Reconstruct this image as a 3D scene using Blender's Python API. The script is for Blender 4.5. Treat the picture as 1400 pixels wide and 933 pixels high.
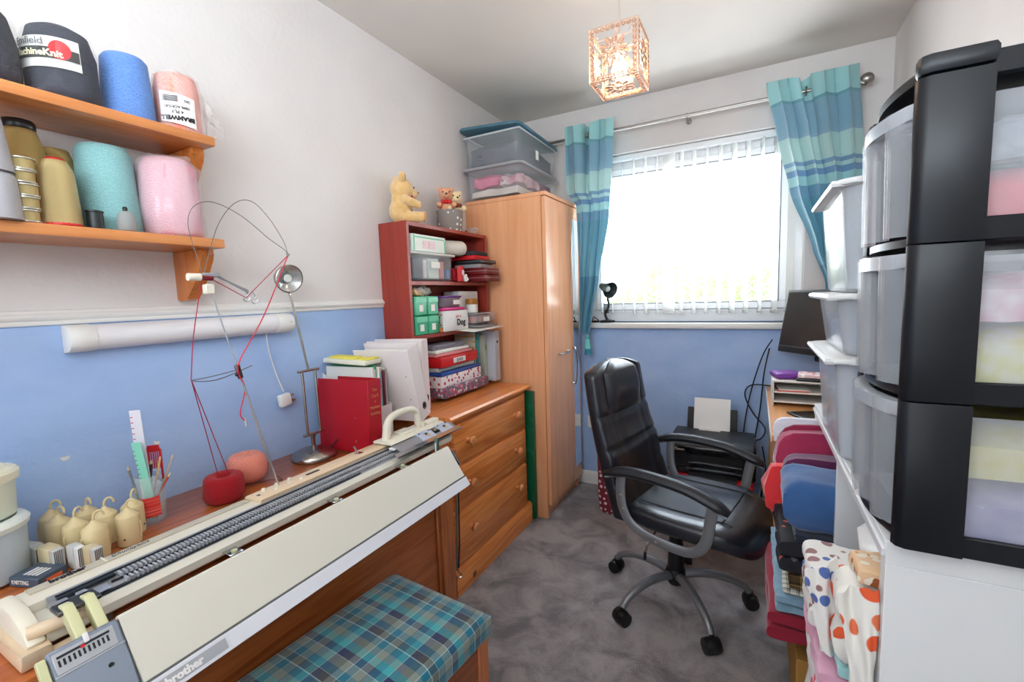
import bpy, bmesh, math, random
from mathutils import Vector, Matrix, noise
from math import pi, sin, cos, radians
random.seed(7)
for o in list(bpy.data.objects): bpy.data.objects.remove(o)
SC = bpy.context.scene
COL = SC.collection
# ------------------------------------------------------------------ camera
cd = bpy.data.cameras.new('camera'); cam = bpy.data.objects.new('camera', cd); COL.objects.link(cam)
cd.sensor_width = 36; cd.lens = 15.91; cd.clip_start = .02
cam.matrix_world = Matrix(((0.881653, -0.018886, 0.471520, 1.4792),
                           (0.470773, 0.104161, -0.876084, 0.0),
                           (-0.032568, 0.994381, 0.100725, 1.2668), (0, 0, 0, 1)))
SC.camera = cam
# ------------------------------------------------------------------ world and light
w = bpy.data.worlds.new('sky'); SC.world = w; w.use_nodes = True
nt = w.node_tree; bg = nt.nodes['Background']
tc = nt.nodes.new('ShaderNodeTexCoord'); sep = nt.nodes.new('ShaderNodeSeparateXYZ'); rp = nt.nodes.new('ShaderNodeValToRGB')
nt.links.new(tc.outputs['Generated'], sep.inputs[0]); nt.links.new(sep.outputs['Z'], rp.inputs[0]); nt.links.new(rp.outputs[0], bg.inputs[0])
rp.color_ramp.elements[0].position = 0.0; rp.color_ramp.elements[0].color = (.88, .95, 1, 1)
rp.color_ramp.elements[1].position = .8; rp.color_ramp.elements[1].color = (.72, .84, 1, 1)
bg.inputs[1].default_value = 7.5
def area(name, loc, tgt, sx, sy, power, col=(1, 1, 1)):
    l = bpy.data.lights.new(name, 'AREA'); l.shape = 'RECTANGLE'; l.size = sx; l.size_y = sy; l.energy = power; l.color = col
    o = bpy.data.objects.new(name, l); COL.objects.link(o); o.location = loc
    o.rotation_euler = (Vector(tgt) - Vector(loc)).to_track_quat('-Z', 'Y').to_euler(); return o
# added fill lights, unseen: one aimed at rear ceiling, one large behind the camera
area('ceiling_fill', (1.25, -.5, 1.85), (1.15, -.1, 2.4), 1.2, .8, 24, (.80, .91, 1))
area('rear_fill', (.75, -.9, 1.45), (.75, 2, 1.25), 1.4, 1.8, 9, (.80, .91, 1))
vs = SC.view_settings; vs.view_transform = 'Standard'; vs.look = 'None'; vs.gamma = 1; vs.exposure = 0.75; vs.use_curve_mapping = False
SC.display_settings.display_device = 'sRGB'
SC.cycles.max_bounces = 10; SC.cycles.transparent_max_bounces = 24; SC.cycles.caustics_refractive = False; SC.cycles.caustics_reflective = False
SC.cycles.sample_clamp_indirect = 6

# ------------------------------------------------------------------ materials
def lin(c): return tuple((v / 255 / 12.92 if v / 255 <= .04045 else ((v / 255 + .055) / 1.055) ** 2.4) for v in c[:3]) + (1,)
MATS = {}
def M(name, c, rough=.5, metal=0, c2=None, ns=8, nst=(.35, .65), bump=0, bs=60, trans=0, alpha=1, ior=1.45, stretch=(1, 1, 1), emit=0, spec=None, sheen=0, sub=0, coat=0, dist=.002, det=4):
    if name in MATS: return MATS[name]
    m = bpy.data.materials.new(name); m.use_nodes = True; t = m.node_tree; b = t.nodes['Principled BSDF']; MATS[name] = m
    b.inputs['Base Color'].default_value = lin(c); b.inputs['Roughness'].default_value = rough; b.inputs['Metallic'].default_value = metal
    b.inputs['Transmission Weight'].default_value = trans; b.inputs['IOR'].default_value = ior; b.inputs['Alpha'].default_value = alpha
    if spec is not None: b.inputs['Specular IOR Level'].default_value = spec
    if sheen: b.inputs['Sheen Weight'].default_value = sheen
    if coat: b.inputs['Coat Weight'].default_value = coat; b.inputs['Coat Roughness'].default_value = .1
    if emit: b.inputs['Emission Color'].default_value = lin(c); b.inputs['Emission Strength'].default_value = emit
    if c2 or bump:
        tcn = t.nodes.new('ShaderNodeTexCoord'); mp = t.nodes.new('ShaderNodeMapping'); mp.inputs['Scale'].default_value = stretch
        t.links.new(tcn.outputs['Object'], mp.inputs[0])
    if c2:
        n = t.nodes.new('ShaderNodeTexNoise'); n.inputs['Scale'].default_value = ns; n.inputs['Detail'].default_value = det
        r = t.nodes.new('ShaderNodeValToRGB'); t.links.new(mp.outputs[0], n.inputs[0]); t.links.new(n.outputs[0], r.inputs[0])
        r.color_ramp.elements[0].position = nst[0]; r.color_ramp.elements[0].color = lin(c)
        r.color_ramp.elements[1].position = nst[1]; r.color_ramp.elements[1].color = lin(c2)
        t.links.new(r.outputs[0], b.inputs['Base Color'])
    if bump:
        n = t.nodes.new('ShaderNodeTexNoise'); n.inputs['Scale'].default_value = bs; n.inputs['Detail'].default_value = 3
        bu = t.nodes.new('ShaderNodeBump'); bu.inputs['Strength'].default_value = bump; bu.inputs['Distance'].default_value = dist
        t.links.new(mp.outputs[0], n.inputs[0]); t.links.new(n.outputs[0], bu.inputs['Height']); t.links.new(bu.outputs[0], b.inputs['Normal'])
    return m
def nodes(m): return m.node_tree, m.node_tree.nodes['Principled BSDF']
def nd(t, kind, **k):
    n = t.nodes.new('ShaderNode' + kind)
    for a, v in k.items():
        if a.startswith('i_'): n.inputs[a[2:].replace('_', ' ')].default_value = v
        else: setattr(n, a, v)
    return n
def wood(name, c, c2, axis='y', rough=.35, scale=5, knots=None, coat=.15):
    """long-grain wood: noise stretched along one axis"""
    m = M(name, c, rough, coat=coat); t, b = nodes(m)
    st = {'x': (.6, 9, 9), 'y': (9, .6, 9), 'z': (9, 9, .6)}[axis]
    tcn = nd(t, 'TexCoord'); mp = nd(t, 'Mapping'); mp.inputs['Scale'].default_value = st; t.links.new(tcn.outputs['Object'], mp.inputs[0])
    n = nd(t, 'TexNoise'); n.inputs['Scale'].default_value = scale; n.inputs['Detail'].default_value = 5; n.inputs['Distortion'].default_value = 1.2
    t.links.new(mp.outputs[0], n.inputs[0])
    r = nd(t, 'ValToRGB'); t.links.new(n.outputs[0], r.inputs[0]); e = r.color_ramp.elements
    e[0].position = .3; e[0].color = lin(c2); e[1].position = .62; e[1].color = lin(c)
    out = r.outputs[0]
    if knots:
        v = nd(t, 'TexVoronoi'); v.inputs['Scale'].default_value = knots; t.links.new(tcn.outputs['Object'], v.inputs[0])
        r2 = nd(t, 'ValToRGB'); r2.color_ramp.elements[0].position = .04; r2.color_ramp.elements[0].color = (1, 1, 1, 1); r2.color_ramp.elements[1].position = .1; r2.color_ramp.elements[1].color = (0, 0, 0, 1)
        t.links.new(v.outputs['Distance'], r2.inputs[0]); mx = nd(t, 'Mix', data_type='RGBA'); t.links.new(r2.outputs[0], mx.inputs[0]); t.links.new(out, mx.inputs[6])
        mx.inputs[7].default_value = lin([x * .45 for x in c2]); out = mx.outputs[2]
    t.links.new(out, b.inputs['Base Color']); return m
def yarnmat(name, c, c2, freq=260, tilt=.35, rough=.85, metal=0, sheen=.08):
    """wound thread: fine slanted wave bands"""
    m = M(name, c, rough, metal, sheen=sheen); t, b = nodes(m)
    tcn = nd(t, 'TexCoord'); mp = nd(t, 'Mapping'); mp.inputs['Rotation'].default_value = (tilt, tilt * .6, 0); t.links.new(tcn.outputs['Object'], mp.inputs[0])
    wv = nd(t, 'TexWave', bands_direction='Z'); wv.inputs['Scale'].default_value = freq / 2.6; wv.inputs['Distortion'].default_value = 6; wv.inputs['Detail'].default_value = 2; wv.inputs['Detail Scale'].default_value = 3
    t.links.new(mp.outputs[0], wv.inputs[0]); r = nd(t, 'ValToRGB'); t.links.new(wv.outputs[0], r.inputs[0])
    r.color_ramp.elements[0].color = lin(c2); r.color_ramp.elements[1].color = lin(c); r.color_ramp.elements[0].position = .15; r.color_ramp.elements[1].position = .7
    t.links.new(r.outputs[0], b.inputs['Base Color'])
    bu = nd(t, 'Bump'); bu.inputs['Strength'].default_value = .5; bu.inputs['Distance'].default_value = .002; t.links.new(wv.outputs[0], bu.inputs['Height']); t.links.new(bu.outputs[0], b.inputs['Normal'])
    return m
def bands(name, stops, axis='Z', lo=0, hi=1, rough=.5, sheen=0, metal=0, bump=0):
    """flat colour bands along one object axis: stops = [(pos 0..1, colour)]"""
    m = M(name, stops[0][1], rough, metal, sheen=sheen); t, b = nodes(m)
    tcn = nd(t, 'TexCoord'); sp = nd(t, 'SeparateXYZ'); mr = nd(t, 'MapRange'); mr.inputs[1].default_value = lo; mr.inputs[2].default_value = hi
    t.links.new(tcn.outputs['Object'], sp.inputs[0]); t.links.new(sp.outputs[axis], mr.inputs[0])
    r = nd(t, 'ValToRGB'); r.color_ramp.interpolation = 'CONSTANT'; e = r.color_ramp.elements
    while len(e) < len(stops): e.new(.5)
    for i, (p, c) in enumerate(stops): e[i].position = p; e[i].color = lin(c)
    t.links.new(mr.outputs[0], r.inputs[0]); t.links.new(r.outputs[0], b.inputs['Base Color'])
    if bump:
        n = nd(t, 'TexNoise'); n.inputs['Scale'].default_value = 40; bu = nd(t, 'Bump'); bu.inputs['Strength'].default_value = bump; bu.inputs['Distance'].default_value = .003
        t.links.new(tcn.outputs['Object'], n.inputs[0]); t.links.new(n.outputs[0], bu.inputs['Height']); t.links.new(bu.outputs[0], b.inputs['Normal'])
    return m
def spots(name, c, c2, scale=20, size=.3, rough=.8, c3=None, rnd=0., hi=None):
    """dots of c2 (and blotches of c3) on c"""
    m = M(name, c, rough); t, b = nodes(m); tcn = nd(t, 'TexCoord')
    v = nd(t, 'TexVoronoi'); v.inputs['Scale'].default_value = scale; v.inputs['Randomness'].default_value = rnd; t.links.new(tcn.outputs['Object'], v.inputs[0])
    r = nd(t, 'ValToRGB'); e = r.color_ramp.elements; e[0].position = size; e[0].color = (1, 1, 1, 1); e[1].position = size + .04; e[1].color = (0, 0, 0, 1)
    t.links.new(v.outputs['Distance'], r.inputs[0]); mx = nd(t, 'Mix', data_type='RGBA'); mx.inputs[6].default_value = lin(c); mx.inputs[7].default_value = lin(c2); t.links.new(r.outputs[0], mx.inputs[0])
    if c3:
        cc = nd(t, 'ValToRGB'); cc.color_ramp.interpolation = 'CONSTANT'; cc.color_ramp.elements[0].color = lin(c2); cc.color_ramp.elements[1].position = .5; cc.color_ramp.elements[1].color = lin(c3)
        sp = nd(t, 'SeparateColor'); t.links.new(v.outputs['Color'], sp.inputs[0]); t.links.new(sp.outputs[0], cc.inputs[0]); t.links.new(cc.outputs[0], mx.inputs[7])
    t.links.new(mx.outputs[2], b.inputs['Base Color']); return m
def clearmat(name, c, alpha=.35, rough=.15, bump=0, bs=20):
    """thin translucent plastic or film (mix of transparent and glossy/diffuse)"""
    if name in MATS: return MATS[name]
    m = M(name, c, rough, bump=bump, bs=bs); t, b = nodes(m); b.inputs['Alpha'].default_value = alpha; b.inputs['Specular IOR Level'].default_value = .8
    return m

# ------------------------------------------------------------------ shapes
class S:
    def __init__(s): s.bm = bmesh.new()
    def _x(s, vs, mtx):
        if mtx is not None: bmesh.ops.transform(s.bm, matrix=mtx, verts=vs)
        return vs
    def box(s, x0, x1, y0, y1, z0, z1, bev=0, seg=1, mtx=None):
        r = bmesh.ops.create_cube(s.bm, size=1); vs = r['verts']
        for v in vs: v.co = Vector(((x0 + x1) / 2 + v.co.x * (x1 - x0), (y0 + y1) / 2 + v.co.y * (y1 - y0), (z0 + z1) / 2 + v.co.z * (z1 - z0)))
        if bev:
            es = list({e for v in vs for e in v.link_edges})
            rr = bmesh.ops.bevel(s.bm, geom=es, offset=bev, segments=seg, affect='EDGES', profile=.5, clamp_overlap=True)
            vs = list({v for f in rr['faces'] for v in f.verts} | {v for v in vs if v.is_valid})
        s._x(vs, mtx); return s
    def cyl(s, p0, p1, r0, r1=None, seg=16, caps=True):
        r1 = r0 if r1 is None else r1; p0 = Vector(p0); p1 = Vector(p1); d = p1 - p0
        q = d.to_track_quat('Z', 'Y').to_matrix(); rings = []
        for p, r in ((p0, r0), (p1, r1)):
            rings.append([s.bm.verts.new(p + q @ Vector((r * cos(2 * pi * i / seg), r * sin(2 * pi * i / seg), 0))) for i in range(seg)])
        for i in range(seg): s.bm.faces.new((rings[0][i], rings[0][(i + 1) % seg], rings[1][(i + 1) % seg], rings[1][i]))
        if caps: s.bm.faces.new(rings[0][::-1]); s.bm.faces.new(rings[1])
        return s
    def lathe(s, prof, c=(0, 0, 0), seg=24, axis=None, sx=1, sy=1, cap=True, wob=0):
        q = Vector(axis).to_track_quat('Z', 'Y').to_matrix() if axis else Matrix.Identity(3); c = Vector(c); rings = []
        for r, z in prof:
            ring = []
            for i in range(seg):
                a = 2 * pi * i / seg; rr = r * (1 + (wob * noise.noise(Vector((cos(a) * 2, sin(a) * 2, z * 25))) if wob else 0))
                ring.append(s.bm.verts.new(c + q @ Vector((rr * sx * cos(a), rr * sy * sin(a), z))))
            rings.append(ring)
        for k in range(len(rings) - 1):
            for i in range(seg): s.bm.faces.new((rings[k][i], rings[k][(i + 1) % seg], rings[k + 1][(i + 1) % seg], rings[k + 1][i]))
        if cap:
            if prof[0][0] > 1e-5: s.bm.faces.new(rings[0][::-1])
            if prof[-1][0] > 1e-5: s.bm.faces.new(rings[-1])
        return s
    def tube(s, pts, r, seg=8, closed=False, rs=None, flat=1, caps=True, fs=1):
        pts = [Vector(p) for p in pts]; n = len(pts); rings = []; up = None
        for i, p in enumerate(pts):
            a = pts[(i - 1) % n] if (closed or i > 0) else p; b = pts[(i + 1) % n] if (closed or i < n - 1) else p
            d = (b - a).normalized()
            if up is None: up = Vector((0, 0, 1)) if abs(d.z) < .9 else Vector((1, 0, 0))
            sd = d.cross(up).normalized(); up = sd.cross(d).normalized(); rr = rs[i] if rs else r
            rings.append([s.bm.verts.new(p + sd * (rr * fs * cos(2 * pi * k / seg)) + up * (rr * flat * sin(2 * pi * k / seg))) for k in range(seg)])
        m = n if closed else n - 1
        for i in range(m):
            for k in range(seg): s.bm.faces.new((rings[i][k], rings[i][(k + 1) % seg], rings[(i + 1) % n][(k + 1) % seg], rings[(i + 1) % n][k]))
        if not closed and caps: s.bm.faces.new(rings[0][::-1]); s.bm.faces.new(rings[-1])
        return s
    def prism(s, poly, axis, a, b, bev=0, mtx=None):
        """2-D polygon (list of pairs in the two remaining axes, in xyz order) extruded along axis from a to b"""
        def pt(p, v):
            return {'x': (v, p[0], p[1]), 'y': (p[0], v, p[1]), 'z': (p[0], p[1], v)}[axis]
        va = [s.bm.verts.new(pt(p, a)) for p in poly]; vb = [s.bm.verts.new(pt(p, b)) for p in poly]; n = len(poly)
        fs = [s.bm.faces.new(va[::-1]), s.bm.faces.new(vb)] + [s.bm.faces.new((va[i], va[(i + 1) % n], vb[(i + 1) % n], vb[i])) for i in range(n)]
        vs = va + vb
        if bev:
            es = list({e for f in fs[:2] for e in f.edges}); rr = bmesh.ops.bevel(s.bm, geom=es, offset=bev, segments=2, affect='EDGES', profile=.5, clamp_overlap=True)
            vs = list({v for f in rr['faces'] for v in f.verts} | {v for v in vs if v.is_valid})
        s._x(vs, mtx); return s
    def grid(s, fn, nu, nv, thick=0):
        g = [[s.bm.verts.new(fn(i / nu, j / nv)) for j in range(nv + 1)] for i in range(nu + 1)]; fs = []
        for i in range(nu):
            for j in range(nv): fs.append(s.bm.faces.new((g[i][j], g[i + 1][j], g[i + 1][j + 1], g[i][j + 1])))
        if thick: bmesh.ops.recalc_face_normals(s.bm, faces=fs); bmesh.ops.solidify(s.bm, geom=fs, thickness=thick)
        return s
    def ball(s, c, r, sc=(1, 1, 1), u=16, v=10, mtx=None):
        rr = bmesh.ops.create_uvsphere(s.bm, u_segments=u, v_segments=v, radius=r)['verts']
        for q in rr: q.co = Vector((q.co.x * sc[0], q.co.y * sc[1], q.co.z * sc[2]))
        if mtx is not None: bmesh.ops.transform(s.bm, matrix=mtx, verts=rr)
        for q in rr: q.co += Vector(c)
        return s
    def wob(s, amp, sc, seed=0):
        for v in s.bm.verts:
            p = v.co * sc + Vector((seed, seed * 2, 0)); v.co += Vector((noise.noise(p), noise.noise(p + Vector((9, 0, 0))), noise.noise(p + Vector((0, 9, 0))))) * amp
        return s
    def rot(s, m, c=(0, 0, 0)):
        bmesh.ops.transform(s.bm, matrix=Matrix.Translation(Vector(c)) @ m @ Matrix.Translation(-Vector(c)), verts=s.bm.verts[:]); return s
    def sub(s, n=1):
        bmesh.ops.subdivide_edges(s.bm, edges=s.bm.edges[:], cuts=n, use_grid_fill=True); return s
    def mesh(s, name, smooth=True, ang=40):
        bmesh.ops.recalc_face_normals(s.bm, faces=s.bm.faces[:])
        me = bpy.data.meshes.new(name); s.bm.to_mesh(me); s.bm.free()
        if smooth:
            me.polygons.foreach_set('use_smooth', [True] * len(me.polygons)); me.set_sharp_from_angle(angle=radians(ang))
        return me
    def obj(s, name, m, parent=None, label=None, loc=None, rz=0, smooth=True, ang=40, cat=None, group=None, kind=None, rot=None):
        return mk(name, s.mesh(name, smooth, ang), m, parent, label, loc, rz, cat, group, kind, rot)
OFF = {}
def mk(name, me, m, parent=None, label=None, loc=None, rz=0, cat=None, group=None, kind=None, rot=None):
    o = bpy.data.objects.new(name, me)
    if m is not None and me is not None and not len(me.materials): me.materials.append(m)
    COL.objects.link(o)
    if parent is not None:
        o.parent = parent
        if parent.name in OFF: loc = Vector(loc or (0, 0, 0)) - OFF[parent.name]
    if loc is not None: o.location = loc
    if rz: o.rotation_euler = (0, 0, rz)
    if rot: o.rotation_euler = rot
    for k, v in (('label', label), ('category', cat), ('group', group), ('kind', kind)):
        if v: o[k] = v
    return o
def T(name, label, cat, loc=(0, 0, 0), rz=0, group=None, rot=None):
    return mk(name, None, None, None, label, loc, rz, cat, group, None, rot)
def TW(name, label, cat, loc=(0, 0, 0), group=None):
    """a thing whose parts are written in room coordinates; its origin sits at its base"""
    o = T(name, label, cat, loc, 0, group); OFF[o.name] = Vector(loc); return o
def dup(root, label=None, loc=None, rz=None, group=None):
    r = root.copy(); COL.objects.link(r)
    if label: r['label'] = label
    if group: r['group'] = group
    if loc is not None: r.location = loc
    if rz is not None: r.rotation_euler = (0, 0, rz)
    for ch in list(root.children):
        c = ch.copy(); COL.objects.link(c); c.parent = r
        for g in list(ch.children):
            d = g.copy(); COL.objects.link(d); d.parent = c
    return r
def RX(a): return Matrix.Rotation(a, 4, 'X')
def RY(a): return Matrix.Rotation(a, 4, 'Y')
def RZ(a): return Matrix.Rotation(a, 4, 'Z')
def text(name, body, size, m, parent, loc, right, up, label=None, shear=0, ext=.0006, bold=0, cat=None):
    """flat lettering: a mesh whose local x runs along right and y along up (world or parent space)"""
    cu = bpy.data.curves.new(name, 'FONT'); cu.body = body; cu.size = size; cu.extrude = ext; cu.align_x = 'CENTER'; cu.align_y = 'CENTER'; cu.resolution_u = 3; cu.shear = shear; cu.offset = bold
    to = bpy.data.objects.new(name, cu); COL.objects.link(to); dg = bpy.context.evaluated_depsgraph_get(); dg.update()
    me = bpy.data.meshes.new_from_object(to.evaluated_get(dg)); bpy.data.objects.remove(to); bpy.data.curves.remove(cu)
    r = Vector(right).normalized(); u = Vector(up); u = (u - r * u.dot(r)).normalized(); n = r.cross(u)
    me.transform(Matrix((r, u, n)).transposed().to_4x4()); me.materials.clear()
    return mk(name, me, m, parent, label, loc, cat=cat)
def smoothpath(pts, n=6):
    pts = [Vector(p) for p in pts]; out = []
    for i in range(len(pts) - 1):
        p0 = pts[max(i - 1, 0)]; p1 = pts[i]; p2 = pts[i + 1]; p3 = pts[min(i + 2, len(pts) - 1)]
        for k in range(n):
            t = k / n; out.append(.5 * ((2 * p1) + (p2 - p0) * t + (2 * p0 - 5 * p1 + 4 * p2 - p3) * t * t + (3 * p1 - p0 - 3 * p2 + p3) * t ** 3))
    return out + [pts[-1]]
# ================================================================== the setting
W, D, H, YB = 2.03, 2.811, 2.4, -1.0
white_wall = M('white_wallpaper', (226, 221, 218), .85, c2=(221, 215, 212), ns=3, bump=.35, bs=55, dist=.003)
blue_wall = M('blue_wallpaper', (158, 186, 230), .8, c2=(168, 194, 234), ns=5, bump=.45, bs=50, stretch=(1, 1, 1.6), dist=.003)
ceil_m = M('ceiling_paint', (222, 216, 209), .9, c2=(217, 211, 204), ns=2)
trim_m = M('white_gloss', (232, 230, 226), .35)
DZ = 1.236
def struct(name, s, m, parent=None, **k): return s.obj(name, m, parent, kind=None if parent else 'structure', **k)
wl = struct('wall_left', S().box(-.12, 0, YB, D + .25, DZ, H), white_wall)
S().box(-.12, 0, YB, D + .25, 0, DZ).obj('lower_wallpaper', blue_wall, wl, label='pale blue textured wallpaper below the rail')
wr = struct('wall_right', S().box(W, W + .12, YB, D + .25, 0, H), white_wall)
wb = struct('wall_back', S().box(-.12, W + .12, YB - .12, YB, 0, H), white_wall)
# window opening x .50..1.70, z 1.075..2.095
OX0, OX1, OZ0, OZ1 = .50, 1.70, 1.075, 2.095
wf = struct('wall_far', S().box(0, W, D, D + .25, OZ1, H).box(0, OX0, D, D + .25, OZ0, OZ1).box(OX1, W, D, D + .25, OZ0, OZ1), white_wall)
S().box(0, W, D, D + .25, 0, OZ0).obj('lower_wallpaper', blue_wall, wf, label='blue wallpaper under the window')
struct('ceiling', S().box(-.12, W + .12, YB - .12, D + .25, H, H + .1), ceil_m)
# carpet: plush grey-mauve with brushed darker patches
cp = M('plush_carpet', (125, 116, 116), 1.0, sheen=.4); t, b = nodes(cp)
tcn = nd(t, 'TexCoord'); n1 = nd(t, 'TexNoise'); n1.inputs['Scale'].default_value = 6; n1.inputs['Detail'].default_value = 10; n1.inputs['Roughness'].default_value = .62; n1.inputs['Distortion'].default_value = .5
n2 = nd(t, 'TexNoise'); n2.inputs['Scale'].default_value = 260; n2.inputs['Detail'].default_value = 2
mx = nd(t, 'Math', operation='MULTIPLY_ADD'); mx.inputs[1].default_value = .35; t.links.new(tcn.outputs['Object'], n1.inputs[0]); t.links.new(tcn.outputs['Object'], n2.inputs[0])
t.links.new(n2.outputs[0], mx.inputs[0]); t.links.new(n1.outputs[0], mx.inputs[2])
r = nd(t, 'ValToRGB'); r.color_ramp.elements[0].position = .54; r.color_ramp.elements[0].color = lin((104, 99, 102)); r.color_ramp.elements[1].position = .76; r.color_ramp.elements[1].color = lin((158, 150, 150))
t.links.new(mx.outputs[0], r.inputs[0]); t.links.new(r.outputs[0], b.inputs['Base Color'])
bu = nd(t, 'Bump'); bu.inputs['Strength'].default_value = .7; bu.inputs['Distance'].default_value = .006; t.links.new(mx.outputs[0], bu.inputs['Height']); t.links.new(bu.outputs[0], b.inputs['Normal'])
def carpetz(x, y): return 0
struct('floor', S().box(-.12, W + .12, YB - .12, D + .25, -.08, 0), cp)
# skirting and dado rail
def skirting(name, poly, axis, a, b): return struct(name, S().prism(poly, axis, a, b), trim_m)
sk = [(0, 0), (.016, 0), (.016, .06), (.011, .075), (.004, .082), (0, .082)]
skirting('baseboard_far', [(D - p, q) for p, q in sk], 'x', .0, W)
skirting('baseboard_left', [(p, q) for p, q in sk], 'y', YB, D - .02)
skirting('baseboard_right', [(W - p, q) for p, q in sk], 'y', YB, D - .02)
dr = [(0, 0), (.005, 0), (.007, .004), (.007, .010), (.012, .014), (.014, .020), (.012, .025), (.007, .028), (.005, .034), (0, .036)]
struct('trim_1', S().prism([(p, DZ - .004 + q) for p, q in dr], 'y', YB, D), trim_m, label=None)
# ------------------------------------------------------------------ window
win = mk('window_1', None, None, kind='structure', loc=(0, 0, 0))
upvc = M('window_plastic', (236, 238, 240), .3)
FY = D + .085
fr = S()
fr.box(OX0, OX1, FY, FY + .07, OZ0, OZ0 + .075, .004).box(OX0, OX1, FY, FY + .07, OZ1 - .075, OZ1, .004)
fr.box(OX0, OX0 + .07, FY, FY + .07, OZ0 + .0751, OZ1 - .0751, .002).box(OX1 - .07, OX1, FY, FY + .07, OZ0 + .0751, OZ1 - .0751, .002)
fr.obj('window_frame', upvc, win)
sa = S()
a0, a1, c0, c1 = OX0 + .0705, OX1 - .0705, OZ0 + .0755, OZ1 - .0755
for bx in ((a0, a1, c0, c0 + .04), (a0, a1, c1 - .04, c1), (a0, a0 + .04, c0 + .0401, c1 - .0401), (a1 - .04, a1, c0 + .0401, c1 - .0401)): sa.box(bx[0], bx[1], FY - .012, FY + .055, bx[2], bx[3], .002)
sa.obj('sash', upvc, win)
gk = S()
for bx in ((a0 + .036, a1 - .036, c0 + .036, c0 + .042), (a0 + .036, a1 - .036, c1 - .042, c1 - .036), (a0 + .036, a0 + .042, c0 + .0421, c1 - .0421), (a1 - .042, a1 - .036, c0 + .0421, c1 - .0421)): gk.box(bx[0], bx[1], FY - .0135, FY + .02, bx[2], bx[3])
gk.obj('gasket', M('grey_gasket', (120, 122, 128), .6), win)
glass = clearmat('pane_glass', (235, 240, 242), .05, .02)
S().box(a0 + .035, a1 - .035, FY + .02, FY + .026, c0 + .035, c1 - .035).obj('window_pane', glass, win)
S().box(OX0 - .01, OX1 + .01, D - .045, FY, OZ0 - .034, OZ0, .008, 2).obj('window_sill', trim_m, win)
# ------------------------------------------------------------------ vertical blind (open slats of thin white cloth)
bl = T('vertical_blind', 'white vertical blind with open cloth slats hanging in the window', 'blind', (0, D + .052, 0))
S().box(OX0 + .01, OX1 - .01, -.02, .02, OZ1 - .035, OZ1 - .002, .004).obj('head_rail', upvc, bl)
slat_m = M('blind_cloth', (236, 236, 232), .8, trans=0); t, b = nodes(slat_m)
tr = nd(t, 'BsdfTransparent'); tl = nd(t, 'BsdfTranslucent'); tl.inputs[0].default_value = (.95, .95, .93, 1); m1 = nd(t, 'MixShader'); m1.inputs[0].default_value = .75; m2 = nd(t, 'MixShader'); m2.inputs[0].default_value = .45
t.links.new(b.outputs[0], m1.inputs[1]); t.links.new(tl.outputs[0], m1.inputs[2]); t.links.new(m1.outputs[0], m2.inputs[1]); t.links.new(tr.outputs[0], m2.inputs[2])
t.links.new(m2.outputs[0], [n for n in t.nodes if n.type == 'OUTPUT_MATERIAL'][0].inputs[0])
x = OX0 + .04; k = 0
slm = S().box(-.0415, .0415, -.0004, .0004, 1.125, 2.058).mesh('slat', False); wgm = S().box(-.0415, .0415, -.0012, .0012, 1.125, 1.16).mesh('weight', False)
while x < OX1 - .03:
    a = radians(-68 + 5 * sin(k * 1.7)) if k != 7 else radians(-25)
    so = mk('slat', slm, slat_m, bl, loc=(x, 0, 0), rz=a); wo = mk('slat_weight', wgm, slat_m, so)
    x += .0685; k += 1
ch = S(); ch.tube([(OX0 + .04 + i * .0685, -.016 + .01 * (i % 2), 1.14 + .004 * (i % 2)) for i in range(17)], .0012, 5)
ch.obj('bottom_chain', upvc, bl)
# ------------------------------------------------------------------ trees far outside, below the sill line
leafm = M('tree_leaves', (92, 122, 55), .8, c2=(120, 145, 75), ns=2)
def tree(x, y, ztop, r, label):
    t = T('tree', label, 'tree', (x, y, -3.2))
    S().cyl((0, 0, 0), (0, 0, ztop + 3.2 - r), .14, .08, 8).obj('trunk', M('bark', (120, 100, 80), .9), t)
    lf = S(); rnd = random.Random(int(x * 10))
    for i in range(1500):
        d = Vector((rnd.gauss(0, 1), rnd.gauss(0, 1), rnd.gauss(0, 1))).normalized(); rr = r * (.55 + .45 * rnd.random()) * (1 + .25 * noise.noise(d * 2.5 + Vector((x, 0, 0))))
        c = Vector((0, 0, ztop + 3.2 - r)) + Vector((d.x * rr, d.y * rr, d.z * rr * .9)); sz = r * .06
        q = Matrix.Rotation(rnd.random() * 6, 3, 'X') @ Matrix.Rotation(rnd.random() * 6, 3, 'Z')
        vs = [lf.bm.verts.new(c + q @ Vector(p) * sz) for p in ((-1, 0, 0), (0, .5, .1), (1.2, 0, 0), (0, -.5, .1))]; lf.bm.faces.new(vs)
    o = lf.obj('foliage', leafm, t, kind='stuff')
tree(.35, 15.5, 1.9, 1.0, 'pale green tree outside seen through the left of the window')
tree(-2.3, 15, 1.45, 1.0, 'small green tree outside near the left window edge')
tree(1.7, 12, 1.9, .9, 'green tree outside seen through the right of the window')
tree(-.75, 13, 2.1, .8, 'taller green tree outside seen through the middle of the window')
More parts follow.
